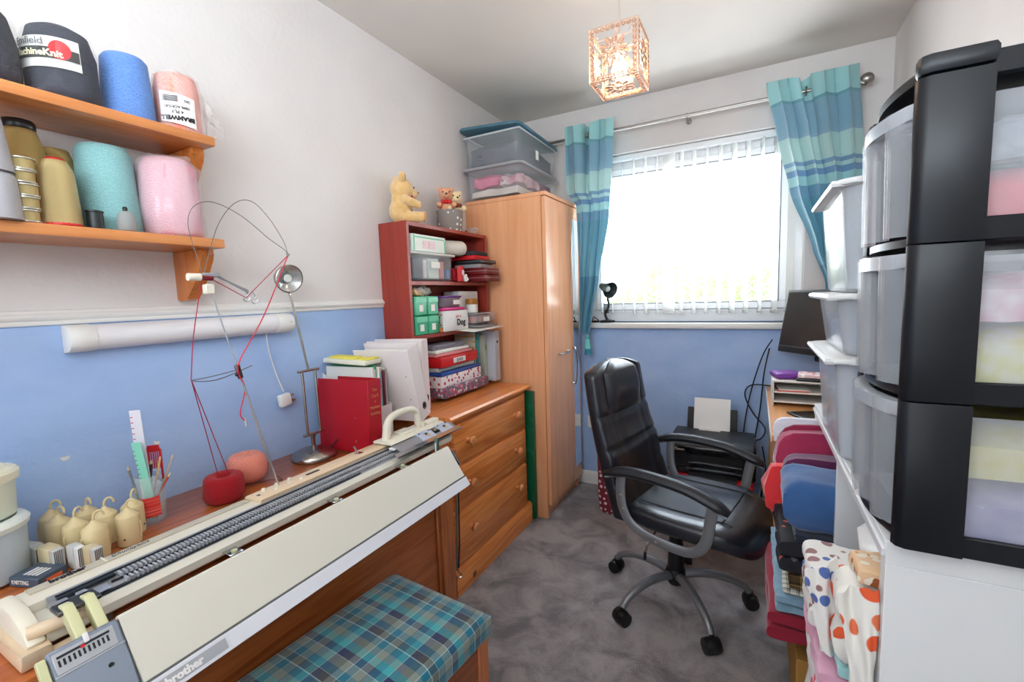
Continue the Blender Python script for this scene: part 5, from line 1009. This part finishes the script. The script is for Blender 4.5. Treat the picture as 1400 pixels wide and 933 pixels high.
s = S().grid(backfn, 64, 60); bmesh.ops.remove_doubles(s.bm, verts=s.bm.verts[:], dist=.0006); s.obj('backrest', leather, oc, ang=80)
s = S()
for g in (.46, .66):
    pts = []
    for k in range(17):
        uu = -.21 + .42 * k / 16; p = backfn(uu % 1.0, g); pts.append(p + Vector((.003, 0, 0)))
    s.tube(pts, .0022, 5)
s.obj('piping', leather, oc, kind='stuff')
# armrests
for sd in (-1, 1):
    arc = smoothpath([(-.185, sd * .245, .578), (-.10, sd * .248, .603), (.0, sd * .252, .608), (.12, sd * .255, .598), (.21, sd * .256, .572), (.265, sd * .256, .548)], 6)
    rs = [.012 + .011 * min(1, min(i, len(arc) - 1 - i) / 4) for i in range(len(arc))]
    pd = S().tube(arc, .024, 12, rs=[r_ * 1.12 for r_ in rs], flat=.72).obj('armrest', M('soft_black', (30, 31, 36), .42), oc)
    S().tube([p + Vector((0, 0, -.013)) for p in arc[1:-1]], .016, 10, flat=.45).obj('arm_strip', silverp, pd, label='silver grey strip under the arm pad')
    lp = smoothpath([(-.115, sd * .246, .582), (-.118, sd * .246, .54), (-.112, sd * .246, .47), (-.085, sd * .244, .415), (-.03, sd * .242, .382), (.05, sd * .242, .368), (.12, sd * .242, .366), (.165, sd * .243, .385), (.192, sd * .246, .43), (.205, sd * .25, .50), (.215, sd * .253, .560)], 6)
    s = S(); n = len(lp)
    for i in range(n): pass
    fr_ = S().tube(lp, .019, 10, fs=.4).obj('arm_frame', silverp, oc)
    for p in ((-.115, .51), (-.107, .46), (.02, .371)): S().ball((p[0], sd * (.2535), p[1]), .006, (1, .35, 1), 10, 6).obj('bolt', steel, fr_)
S().box(-.10, .16, -.09, .09, .345, .38, .01).obj('seat_plate', black, oc); S().box(-.14, -.09, -.04, .04, .34, .42, .006).obj('back_bracket', black, oc)
S().cyl((0, 0, .13), (0, 0, .35), .026, seg=20).cyl((0, 0, .12), (0, 0, .25), .032, .029, 20).obj('gas_column', black, oc)
tube([(.0, -.03, .352), (-.03, -.12, .345), (-.05, -.16, .30), (-.055, -.17, .262)], .004, 8).obj('lever', chrome, oc); S().cyl((-.055, -.17, .268), (-.056, -.172, .24), .006, seg=8).obj('lever_grip', black, oc)
S().lathe([(.0, .075), (.028, .077), (.038, .095), (.040, .13), (.034, .142), (0, .142)], (0, 0, 0), 24).obj('hub', black, oc)
angs = [radians(a_ + 12) for a_ in (162, 235, 303, 16, 89)]
ctr = Vector((0, -.02, 0))
for a_ in angs:
    dx, dy = cos(a_), sin(a_)
    arm = smoothpath([(dx * .03, dy * .03, .118), (dx * .10, dy * .10, .128), (dx * .18, dy * .18, .122), (dx * .25, dy * .25, .095), (dx * .278, dy * .278, .066)], 5)
    ao = S().tube(arm, .016, 10, rs=[.018 - .006 * i / len(arm) for i in range(len(arm))]).obj('base_arm', silverp, oc)
    ca_ = S(); wx = Vector((-dy, dx, 0)); c0 = Vector((dx * .282, dy * .282, .029))
    for sg in (-1, 1): ca_.cyl(c0 + wx * sg * .006, c0 + wx * sg * .027, .029, .026, 18)
    ca_.cyl(c0 + Vector((0, 0, .01)), c0 + Vector((0, 0, .044)), .009, seg=12); ca_.cyl(c0 - wx * .012, c0 + wx * .012, .027, seg=16)
    ca_.obj('castor', black, oc)
# ================================================================== printer and what carries it
t = TW('red_crate', 'bright red lidded box under the printer', 'box', (1.295, 2.50, 0)); bx('box_body', M('brown_card', (150, 105, 65), .8), t, (1.13, 1.47, 2.38, 2.64, 0, .27), .003)
bx('lid', M('coral_red_plastic', (225, 40, 55), .35), t, (1.105, 1.49, 2.345, 2.66, .27, .3335), .012)
pr_ = TW('printer', 'black inkjet printer with white paper in its rear feed by the far wall', 'printer', (1.30, 2.5, .335)); glossb = M('gloss_black', (14, 14, 16), .12, coat=.4); matb = M('matt_black', (36, 37, 39), .5)
S().box(1.095, 1.50, 2.36, 2.63, .337, .485, .012, 3).obj('printer_body', glossb, pr_)
S().prism([(2.365, .484), (2.625, .484), (2.615, .508), (2.44, .508), (2.38, .498)], 'x', 1.105, 1.49, .004).obj('scanner_lid', matb, pr_)
S().box(1.20, 1.44, 2.352, 2.362, .40, .404).box(1.19, 1.45, 2.352, 2.361, .368, .370).obj('chrome_trim', M('silver_trim', (170, 172, 178), .25, .8), pr_, kind='stuff')
S().box(1.20, 1.44, 2.354, 2.362, .408, .44).obj('paper_slot', M('slot_dark', (6, 6, 7), .6), pr_)
S().prism([(2.27, .322 + .018), (2.36, .345), (2.36, .352), (2.27, .347)], 'x', 1.20, 1.42, .002).obj('output_tray', matb, pr_)
text('lettering', 'Canon', .018, white, pr_, (1.155, 2.3595, .462), (1, 0, 0), (0, 0, 1))
S().box(-.125, .125, -.004, .004, 0, .12, .008, 2).rot(RX(-.30)).obj('rear_support', matb, pr_, loc=(1.285, 2.615, .50))
S().box(-.09, .09, -.002, .002, 0, .175).rot(RX(-.30)).obj('paper_stack', M('bright_paper', (236, 234, 232), .7), pr_, loc=(1.285, 2.598, .502)); S().box(-.055, .05, -.02, .0, .0, .012, .001).obj('paper_guide', white, pr_, loc=(1.28, 2.592, .503))
# maroon dotted bag behind chair
mar = spots('maroon_dots', (128, 40, 58), (232, 215, 215), 32, .26, rnd=.45)
t = T('fabric_bag', 'maroon bag with small white dots standing behind the chair', 'bag', (.87, 2.50, 0)); s = S().box(-.165, .165, -.09, .09, 0, .36, .03, 3); s.sub(2); s.wob(.012, 9, 2)
for v in s.bm.verts: v.co.z = max(v.co.z, .001)
s.obj('bag_body', mar, t); S().tube(smoothpath([(-.08, -.07, .34), (-.06, -.08, .42), (.06, -.08, .42), (.08, -.07, .34)], 5), .008, 6, flat=.4).obj('handle', mar, t)
# ================================================================== desk on the right
bdesk = TW('computer_desk', 'beech topped computer desk in the far right corner', 'desk', (1.78, 2.3, 0))
bt = wood('beech_top', (226, 166, 108), (212, 148, 90), 'y', .35, 2.5)
S().box(1.542, 2.028, 1.83, 2.80, .712, .735, .002).obj('desk_top', bt, bdesk); S().box(1.5385, 1.542, 1.83, 2.80, .710, .736, .001).obj('edge_strip', M('white_edging', (222, 218, 210), .4), bdesk)
S().box(1.56, 1.58, 2.74, 2.78, 0, .712).obj('leg', bt, bdesk); S().box(1.555, 1.575, 1.86, 2.30, .0, .712, .002).obj('side_panel', bt, bdesk); S().box(1.99, 2.01, 1.86, 2.75, 0, .712).obj('back_panel', bt, bdesk)
# paper trays
pt_ = TW('paper_tray', 'white two tier paper tray on the computer desk under the monitor', 'tray', (1.66, 2.36, .736)); wp = M('off_white_board', (226, 220, 212), .5)
for z_ in (.752, .795, .843): S().box(1.555, 1.78, 2.30, 2.50, z_, z_ + .007, .001).obj('tier', wp, pt_)
for x_ in (1.555, 1.773): S().box(x_, x_ + .007, 2.30, 2.50, .736, .843, .001).obj('side', wp, pt_)
S().box(1.555, 1.78, 2.494, 2.50, .736, .843).obj('back', wp, pt_)
t = T('envelope', 'red edged paper lying in the white paper tray', 'paper', (1.62, 2.38, .8025), .1); S().box(-.05, .07, -.075, .08, 0, .004).obj('paper_sheet', M('coral_paper', (215, 90, 80), .6), t); S().box(-.045, .075, -.07, .07, .004, .007).obj('top_sheet', paper, t)
t = T('pouch', 'purple zipped case lying on top of the white paper tray', 'case', (1.612, 2.40, .8505), .25); S().box(-.055, .055, -.06, .06, 0, .026, .012, 3).obj('case_body', M('purple_case', (120, 52, 148), .45), t); S().tube([(-.054, -.058, .013), (.054, -.058, .013), (.054, .058, .013)], .0015, 5).obj('zip', M('dark_zip', (60, 30, 80), .5), t)
t = T('pouch', 'pink and white patterned pouch lying on the paper tray beside the purple case', 'case', (1.71, 2.36, .8505), -.1); S().box(-.06, .06, -.055, .055, .0, .012, .004, 2).obj('black_book', black, t, label='flat black folder under the pouch'); S().box(-.055, .055, -.05, .05, .0125, .03, .008, 2).wob(.003, 30).obj('pouch_body', spots('pink_patchwork', (225, 195, 195), (170, 45, 75), 40, .4, c3=(240, 235, 230), rnd=1), t)
t = T('tablet', 'flat black tablet lying on the beech desk before the tray', 'tablet', (1.72, 2.17, .736), .5); S().box(-.1, .1, -.06, .06, 0, .008, .003, 2).obj('tablet_body', black, t); S().box(-.088, .088, -.052, .052, .008, .0085).obj('tablet_screen', glossb, t)
# monitor
mo = T('monitor', 'black flat screen monitor tilted back on the computer desk', 'monitor', (1.79, 2.46, .736), radians(-48))
scr = S().box(-.215, .215, -.012, .014, 0, .315, .006, 2).rot(RX(radians(-11))).obj('bezel', M('bezel_black', (40, 38, 37), .4), mo, loc=(-.08, 0, .200))
S().box(-.205, .205, -.0135, -.0115, .035, .302).rot(RX(radians(-11))).obj('screen', M('dark_screen', (46, 42, 41), .25), mo, loc=(-.08, 0, .200)); S().box(-.2, .2, -.014, -.012, .029, .032).rot(RX(radians(-11))).obj('chin_line', M('chin_grey', (95, 92, 90), .4), mo, loc=(-.08, 0, .200))
S().box(-.03, .03, .02, .035, .01, .30, .004).obj('stand_neck', black, mo, loc=(-.08, .08, 0)); S().box(-.03, .03, .02, .11, .17, .20, .004).obj('stand_arm', black, mo, loc=(-.08, 0, 0)); S().box(-.09, .09, -.06, .08, 0, .012, .005).obj('stand_foot', black, mo, loc=(-.08, .09, .0))
# cables
cb = T('power_cables', 'black cables hanging down the blue wall beside the desk to the printer', 'cable', (1.5, 2.77, .5))
for k, pts in enumerate(([(.06, -.15, .50), (.02, -.04, .40), (-.03, 0, .2), (-.06, 0, .0), (-.07, 0, -.2)], [(.05, -.1, .45), (.03, -.01, .3), (.015, 0, .1), (-.01, 0, -.1), (-.01, 0, -.25)], [(.12, -.1, .245), (-.02, -.02, .24), (-.06, 0, .18), (-.02, 0, .08), (.04, -.01, .0), (.02, -.05, -.05), (-.03, -.06, -.06)], [(.03, -.02, -.1), (.05, -.02, -.25), (.03, -.02, -.40), (.06, -.02, -.49)])):
    tube(smoothpath(pts, 6), .0035, 6).obj('cable', black, cb)
tube(smoothpath([(-.0, -.1, -.1), (.03, -.15, -.2), (.015, -.2, -.35), (.04, -.3, -.485), (.0, -.5, -.495)], 6), .003, 6).obj('cable', M('beige_cable', (200, 190, 170), .5), cb, label='cream cable')
# ================================================================== white cube shelving
wl_m = M('white_laminate', (226, 226, 226), .35)
un = TW('shelving_unit', 'white cube shelving unit along the right wall stuffed with fabric', 'shelving', (1.85, 1.34, 0)); X0, X1 = 1.668, 2.026
S().box(X0 - .002, X1, .862, 1.822, .828, .866, .0015).obj('top_panel', wl_m, un); S().box(X0 - .006, X0 - .002, .862, 1.822, .842, .852).obj('edge_line', wl_m, un)
for y_ in (.862, 1.333, 1.790): S().box(X0, X1, y_, y_ + (.032 if y_ != 1.333 else .018), .035, .828, .001).obj('upright', wl_m, un)
for z_ in (.0, .260): S().box(X0, X1, .894, 1.79, z_, z_ + .03, .001).obj('shelf', wl_m, un)
S().box(X0, X1, .862, .894, .0, .035).obj('foot_panel', wl_m, un); S().box(X1 - .004, X1, .894, 1.79, .03, .828).obj('back_panel', wl_m, un)
t = TW('cardboard_box', 'brown cardboard box in the lower cube under the dark red fabric', 'box', (1.8, 1.55, .031)); bx('box_body', M('tan_card', (170, 125, 60), .8), t, (1.60, 1.95, 1.38, 1.74, .031, .235), .002); bx('tape', M('tape', (200, 170, 120), .4), t, (1.599, 1.951, 1.54, 1.58, .2352, .2360), 0)
t = TW('white_box', 'white box in the lower cube below the printed white fabrics', 'box', (1.8, 1.1, .031)); bx('box_body', wl_m, t, (1.63, 1.95, .92, 1.31, .031, .235), .003); bx('lid', wp, t, (1.625, 1.955, .915, 1.315, .22, .245), .003)
FABG = 'folded fabrics in the white shelving'
def fabric(label, m_, x0, x1, y0, y1, z0, z1, seed, layers=1, amp=.006, fold=True, rz=0):
    """cloth folded over itself: rounded fold at the room side, layer lines on the faces"""
    cx_, cy_ = (x0 + x1) / 2, (y0 + y1) / 2; t = T('folded_fabric', label, 'fabric', (cx_, cy_, z0), rz, group=FABG); h = (z1 - z0) / layers
    for L in range(layers):
        zz = L * h; pr2 = []
        n = 8; r = h * .48
        for k in range(n + 1): a_ = pi / 2 + pi * k / n; pr2.append((x0 - cx_ + r + r * spow(cos(a_), .7), zz + h / 2 + r * spow(sin(a_), .6)))
        pr2 += [(x1 - cx_, zz + h * .02), (x1 - cx_, zz + h * .98)]
        s = S(); nu = 16; ny = 12
        prof = [Vector(p) for p in pr2]
        seq = []
        for i in range(len(prof)):
            a_, b_ = prof[i], prof[(i + 1) % len(prof)]; d = (b_ - a_).length; m = max(1, int(d / .03))
            for q in range(m): seq.append(a_ + (b_ - a_) * (q / m))
        cols = []
        for j in range(ny + 1):
            v = j / ny; y = y0 - cy_ + (y1 - y0) * v; e = min(v, 1 - v); sh = 1 - .22 * max(0, 1 - e / .10) ** 2
            cols.append([s.bm.verts.new((p.x, y, zz + h / 2 + (p.y - zz - h / 2) * sh)) for p in seq])
        for j in range(ny):
            for i in range(len(seq)): s.bm.faces.new((cols[j][i], cols[j][(i + 1) % len(seq)], cols[j + 1][(i + 1) % len(seq)], cols[j + 1][i]))
        s.bm.faces.new(cols[0][::-1]); s.bm.faces.new(cols[-1]); s.wob(amp, 16, seed + L)
        for v in s.bm.verts: v.co.z = max(v.co.z, .0004)
        s.obj('fold_layer', m_, t, ang=60)
    return t
def cm(n, c, c2=None, **k): return M(n, c, .9, c2=c2, sheen=.3, bump=.35, bs=60, **k)
XA = 1.545
fabric('crimson fabric at the bottom of the coloured pile', cm('crimson_fleece', (148, 16, 46)), 1.528, 1.95, 1.36, 1.775, .292, .375, 1, 2, .006)
fabric('pale blue denim fabric folded on the crimson one', cm('pale_denim', (140, 172, 190), (120, 155, 178), ns=40), 1.545, 1.95, 1.358, 1.77, .377, .425, 3, 2, .005)
# checks
def check(name, c, c2, per, rough=.9, c3=None):
    m = M(name, c, rough); t, b = nodes(m); tcn = nd(t, 'TexCoord'); sp = nd(t, 'SeparateXYZ'); t.links.new(tcn.outputs['Object'], sp.inputs[0])
    ad = nd(t, 'Math', operation='ADD'); t.links.new(sp.outputs['Y'], ad.inputs[0]); t.links.new(sp.outputs['Z'], ad.inputs[1])
    a1_ = plaidramp(sp.outputs['X'], per, [(0, c), (.62, c2), (.72, c), (.8, c3 or c)], t); a2_ = plaidramp(ad.outputs[0], per, [(0, c), (.62, c2), (.72, c), (.8, c3 or c)], t)
    mx = nd(t, 'Mix', data_type='RGBA'); mx.inputs[0].default_value = .5; t.links.new(a1_, mx.inputs[6]); t.links.new(a2_, mx.inputs[7]); t.links.new(mx.outputs[2], b.inputs['Base Color']); return m
fabric('black and cream checked fabric above the pale denim', check('cream_check', (225, 222, 205), (60, 60, 62), .022, c3=(40, 40, 44)), 1.562, 1.95, 1.37, 1.76, .427, .450, 5, 1, .004)
fabric('brown checked fabric under the dark flowery one', check('brown_check', (82, 62, 36), (180, 140, 70), .03, c3=(60, 46, 30)), 1.575, 1.95, 1.356, 1.76, .452, .490, 6, 2, .004)
dkp = spots('dark_floral', (34, 32, 38), (200, 90, 85), 26, .20, c3=(120, 120, 130), rnd=1)
fabric('black fabric with coral and grey flowers in the coloured pile', dkp, 1.548, 1.95, 1.358, 1.775, .492, .585, 8, 2, .008)
fabric('dark navy quilted fabric between the flowery black and plain blue ones', cm('navy_quilt', (30, 42, 66), (22, 30, 50), ns=60), 1.585, 1.95, 1.354, 1.70, .587, .612, 9, 2, .004)
fabric('thick folded plain blue fabric near the top of the coloured pile', cm('airforce_blue', (58, 98, 150), (48, 86, 138), ns=9), 1.556, 1.93, 1.353, 1.53, .614, .752, 11, 1, .010)
fabric('dark purple fabric behind the plain blue one', cm('aubergine', (96, 34, 74)), 1.560, 1.93, 1.535, 1.600, .614, .762, 13, 1, .005)
fabric('bright coral red fleece poking out left of the plain blue fabric', cm('coral_fleece', (235, 52, 56)), 1.515, 1.60, 1.607, 1.664, .54, .715, 14, 1, .022)
fabric('large raspberry pink fabric behind the plain blue one', cm('raspberry', (178, 52, 92), (165, 42, 82), ns=8), 1.548, 1.93, 1.668, 1.735, .614, .80, 15, 1, .008)
fabric('narrow raspberry fabric between the large pink one and the white ones', cm('raspberry_two', (160, 40, 78)), 1.556, 1.93, 1.737, 1.755, .614, .812, 16, 1, .003)
fabric('soft white fabric at the far end of the cube beside the beech desk', cm('soft_white', (222, 220, 228)), 1.545, 1.93, 1.757, 1.787, .614, .822, 18, 2, .004)
# near cube: white printed cottons
w1 = spots('woodland_print', (232, 228, 222), (85, 110, 170), 30, .32, c3=(150, 110, 110), rnd=1); w2 = spots('toadstool_print', (234, 230, 222), (228, 92, 50), 22, .34, c3=(228, 120, 80), rnd=1)
w3 = spots('orange_print', (228, 190, 150), (165, 90, 50), 60, .38, c3=(235, 225, 205), rnd=1); w4 = spots('elephant_print', (232, 228, 226), (240, 105, 135), 24, .33, rnd=1)
def drape(label, m_, pts, w_, seed, y0, thick=.010, n=20, group=FABG):
    """cloth hanging from the shelf: path in x-z swept along y"""
    pa = smoothpath([(p[0], 0, p[1]) for p in pts], 5); c0 = pa[0]; t = T('draped_fabric', label, 'fabric', (pa[-1].x, y0 + w_ / 2, pa[-1].z), group=group); o0 = Vector((pa[-1].x, y0 + w_ / 2, pa[-1].z))
    def fn(u, v):
        i = min(int(u * (len(pa) - 1)), len(pa) - 2); f = u * (len(pa) - 1) - i; p = pa[i].lerp(pa[i + 1], f)
        q = Vector((p.x + .008 * sin(v * 9 + seed) + .01 * noise.noise(Vector((u * 3, v * 3, seed))), y0 + w_ * v + .012 * sin(u * 5 + seed), p.z + .012 * noise.noise(Vector((u * 4, v * 4, seed + 5)))))
        return q - o0
    S().grid(fn, 22, 16, thick).obj('cloth', m_, t, ang=80); return t
fabric('pink elephant printed white fabric at the bottom of the near cube', w4, 1.600, 1.95, .90, 1.20, .292, .505, 21, 2, .014)
fabric('pale pink crumpled fabric above the elephant print', cm('shell_pink', (222, 168, 190), (205, 140, 165), ns=14), 1.595, 1.95, .92, 1.20, .508, .570, 23, 3, .010)
fabric('aqua fabric peeking out in the near cube pile', cm('aqua_cloth', (165, 212, 214)), 1.620, 1.95, .915, 1.15, .572, .598, 25, 1, .008)
fw1 = fabric('white fabric with small blue and mauve woodland animals', w1, 1.582, 1.95, .995, 1.12, .60, .722, 27, 3, .008)
fw2 = fabric('white fabric with large orange toadstools at the front of the near cube', w2, 1.612, 1.95, .910, .985, .60, .752, 29, 2, .008)
fabric('brown and orange printed fabric on top of the toadstool one', w3, 1.640, 1.95, .900, .99, .756, .788, 37, 1, .008)
def flap(root, m_, TL, TR, BR, BL, y_, seed):
    o0 = root.location.copy(); TL, TR, BR, BL = [Vector((p[0], 0, p[1])) for p in (TL, TR, BR, BL)]
    def fn(u, v):
        p = TL.lerp(TR, u).lerp(BL.lerp(BR, u), v)
        return Vector((p.x + .004 * noise.noise(Vector((u * 3, v * 4, seed))), y_ - .012 * v + .009 * sin(u * 5 + v * 2 + seed) + .008 * noise.noise(Vector((u * 4, v * 3, seed + 3))), p.z + .006 * noise.noise(Vector((u * 4, 2, seed))))) - o0
    S().grid(fn, 20, 24, .004).obj('hanging_fold', m_, root, ang=80)
flap(fw1, w1, (1.572, .728), (1.622, .768), (1.640, .575), (1.600, .59), .965, 2)
flap(fw2, w2, (1.612, .748), (1.664, .775), (1.666, .530), (1.642, .545), .885, 6)
t = T('plastic_bag', 'crumpled milky plastic bag on top of the printed white fabrics', 'bag', (1.77, 1.06, .735)); S().ball((0, 0, .030), .055, (1.9, 2.2, .42), 22, 12).wob(.02, 24, 4).obj('bag_film', M('milky_bag', (225, 222, 218), .4), t)
# ================================================================== three clear tubs stacked on the unit
tubm = clearmat('frosted_tub', (222, 226, 232), .38, .15, .35, 25)
def deep_tub(label, z, h, col, seed, L=.33, Wd=.37, cx_=1.805, cy_=1.39, tilt=None):
    t = T('clear_tub', label, 'tub', (cx_, cy_, z), group='clear tubs stacked on the white unit')
    mk('tub_body', tub_mesh(L, Wd, h, .10, .003, .035).mesh('tub'), tubm, t)
    lid = lid_mesh(L + .035, Wd + .035, 0, .012, .04, False); lid.tube([(x_, y_, .004) for x_, y_ in ((L / 2 + .018, -Wd / 2), (L / 2 + .018, Wd / 2), (-L / 2 - .018, Wd / 2), (-L / 2 - .018, -Wd / 2))], .007, 6, closed=True)
    lid.obj('lid', M('white_lid', (228, 226, 224), .3), t, loc=(0, 0, h + .001))
    if col: cloth_lump(-L / 2 + .03, L / 2 - .03, -Wd / 2 + .03, Wd / 2 - .03, .010, h * .72, seed, .008).obj('contents', col, t)
    return t
deep_tub('large clear tub of grey cloth at the bottom of the three on the white unit', .8675, .225, M('grey_blue_cloth', (168, 172, 188), .9, c2=(205, 204, 208), ns=14), 31)
deep_tub('shallow clear tub in the middle of the three stacked on the white unit', 1.1085, .125, M('blue_grey_cloth', (140, 150, 178), .9, c2=(200, 200, 205), ns=16), 33)
deep_tub('tall clear tub on top of the three stacked on the white unit', 1.2500, .225, None, 35)
# ================================================================== drawer tower
tw = TW('drawer_tower', 'black framed tower of three bowed clear drawers on the white unit', 'drawer tower', (1.84, .99, .867)); tp = M('satin_black_plastic', (17, 19, 24), .36, spec=.4)
TY0, TY1, TX0, TX1 = .838, 1.170, 1.670, 2.024; TZ0, TZ1 = .868, 1.575
dz = (TZ1 - .03 - TZ0) / 3
def bow_x(y, out): v = (y - TY0) / (TY1 - TY0); return TX0 + .03 - out * math.sin(pi * min(1, max(0, v))) ** .8
for k in range(3):
    za, zb = TZ0 + k * dz + .001, TZ0 + (k + 1) * dz - .001
    for yy, s1 in ((TY0, 1), (TY1, -1)):
        y1_ = yy + s1 * .030
        pts = [(TX0 + .014, yy), (TX0 + .004, yy + s1 * .006), (TX0, yy + s1 * .016), (TX0 + .004, y1_), (TX0 + .03, y1_), (TX0 + .078, yy + s1 * .016), (TX0 + .078, yy)]
        S().prism(pts, 'z', za, zb, .001).obj('corner_post', tp, tw)
    for yy in (TY0, TY1 - .02): S().prism([(TX1 - .06, yy), (TX1, yy), (TX1, yy + .02), (TX1 - .06, yy + .02)], 'z', za, zb).obj('rear_post', tp, tw)
    # divider frame plate with side rails
    zr = TZ0 + k * dz
    fr_ = [(bow_x(TY0 + .02 + q * (TY1 - TY0 - .04) / 14, .040), TY0 + .02 + q * (TY1 - TY0 - .04) / 14) for q in range(15)]
    S().prism(fr_ + [(TX1 - .01, TY1 - .02), (TX1 - .01, TY0 + .02)], 'z', zr, zr + .012, .002).obj('divider_plate', tp, tw)
    for yy in (TY0 + .006, TY1 - .014): S().box(TX0 + .07, TX1 - .05, yy, yy + .008, zr, zr + .032, .002).obj('side_rail', tp, tw)
for yy, s1 in ((TY0, 1), (TY1, -1)):
    y1_ = yy + s1 * .034
    S().prism([(TX0 + .014, yy), (TX0 + .003, yy + s1 * .006), (TX0, yy + s1 * .016), (TX0 + .004, y1_), (TX0 + .03, y1_), (TX0 + .080, yy + s1 * .018), (TX0 + .080, yy)], 'z', TZ1 - .029, TZ1, .009).obj('post_cap', tp, tw)
fr_ = [(bow_x(TY0 + .03 + q * (TY1 - TY0 - .06) / 14, .036), TY0 + .03 + q * (TY1 - TY0 - .06) / 14) for q in range(15)]
S().prism(fr_ + [(TX1, TY1 - .01), (TX1, TY0 + .01)], 'z', TZ1 - .022, TZ1 - .008, .003).obj('top_panel', tp, tw)
for yy in (TY0 + .004, TY1 - .014): S().box(TX0 + .075, TX1, yy, yy + .01, TZ1 - .045, TZ1 - .012, .003).obj('side_rail', tp, tw)
drm = clearmat('drawer_plastic', (205, 208, 214), .26, .18, .25, 12)
rimm = M('pearl_drawer_rim', (178, 182, 188), .25, coat=.3)
conts = ((('cloth_lavender', (160, 150, 205), (195, 186, 224)), ('cloth_yellow', (236, 222, 120), (240, 234, 180))), (('cloth_lemon', (232, 224, 100), (238, 236, 215)), ('cloth_blush', (226, 160, 185), (240, 222, 226))), (('cloth_coral', (215, 40, 60), (228, 90, 100)), ('cloth_grey', (120, 128, 140), (170, 175, 182))))
for k in range(3):
    z0_, z1_ = TZ0 + k * dz + .016, TZ0 + (k + 1) * dz - .012 - (.012 if k == 2 else 0)
    ya, yb = TY0 + .034, TY1 - .034; NN = 22
    # bowed wavy front
    def ff(u, v): 
        y = ya + (yb - ya) * u; return Vector((bow_x(y, .042) + .010 * math.cos(u * 6 * pi) - .004 * v, y, z0_ + (z1_ - z0_) * v))
    dd = S().grid(ff, NN, 4, .003).obj('drawer', drm, tw)
    S().box(TX0 + .05, TX1 - .02, TY0 + .016, TY0 + .019, z0_ + .012, z1_ - .008).obj('drawer_side', drm, dd); S().box(TX0 + .05, TX1 - .02, TY1 - .019, TY1 - .016, z0_ + .012, z1_ - .008).obj('drawer_side', drm, dd)
    S().box(TX0 + .03, TX1 - .02, TY0 + .03, TY1 - .03, z0_ - .001, z0_ + .002).obj('drawer_base', drm, dd)
    lp_ = [(bow_x(ya + (yb - ya) * q / 16, .056), ya + (yb - ya) * q / 16) for q in range(17)]
    S().prism(lp_ + [(p[0] + .022, p[1]) for p in lp_[::-1]], 'z', z1_ - .020, z1_ + .002, .003).obj('drawer_rim', rimm, dd)
    (n1_, a_, b_), (n2_, c_, d_) = conts[k]
    cloth_lump(TX0 + .07, TX1 - .04, TY0 + .022, TY1 - .03, z0_ + .003, z0_ + .003 + (z1_ - z0_) * .45, 40 + k, .005).obj('drawer_contents', M(n1_, a_, .9, c2=b_, ns=26, bump=.4, bs=40), dd)
    cloth_lump(TX0 + .08, TX1 - .04, TY0 + .024, TY1 - .03, z0_ + .006 + (z1_ - z0_) * .47, z0_ + (z1_ - z0_) * .85, 50 + k, .005).obj('drawer_contents', M(n2_, c_, .9, c2=d_, ns=26, bump=.4, bs=40), dd)
# ================================================================== lamp on the sill
sl_ = T('desk_lamp', 'small black clip lamp with conical shade standing on the window sill', 'lamp', (.655, D + .012, OZ0 + .0005)); sl_.scale = (1.25,) * 3
S().lathe([(.038, 0), (.040, .003), (.036, .010), (.012, .014), (0, .014)], (0, 0, 0), 24).obj('base', black, sl_)
tube(smoothpath([(0, 0, .012), (-.010, -.005, .04), (.006, 0, .08), (.0, .0, .13), (-.006, -.01, .165)], 6), .006, 8).obj('flexible_neck', matb, sl_)
s = S(); [s.tube([(-.004 + .012 * cos(q), -.003 + .012 * sin(q), .05 + k * .007) for q in [i * pi / 5 for i in range(10)]], .0025, 5, closed=True) for k in range(7)]; s.obj('coiled_cable', black, sl_, kind='stuff')
axl = Vector((.75, -.55, -.30)).normalized(); lc_ = Vector((-.012, -.012, .178))
lsh = S().lathe([(.016, -.022), (.018, -.015), (.020, .0), (.040, .05), (.042, .054), (.039, .051), (.018, .002), (.012, -.01)], lc_, 24, axl, cap=False).lathe([(0, -.022), (.016, -.022)], lc_, 24, axl, cap=False).obj('lamp_shade', MATS['verdigris_black'] if 'verdigris_black' in MATS else M('green_black_metal', (30, 42, 42), .3), sl_)
S().lathe([(0, .0), (.012, .005), (.018, .022), (.012, .036), (0, .040)], lc_, 16, axl).obj('bulb', M('frosted_bulb', (225, 228, 230), .3), lsh)
t = T('tool_rack', 'dark small clutter lying on the window sill at the foot of the black lamp', 'clutter', (.578, D + .005, OZ0 + .0005)); S().box(-.022, .022, -.018, .018, 0, .012, .003).obj('clip_base', black, t); tube(smoothpath([(-.02, 0, .012), (-.01, 0, .035), (.01, .005, .02), (.022, 0, .012)], 5), .003, 6).obj('clip_wire', black, t)
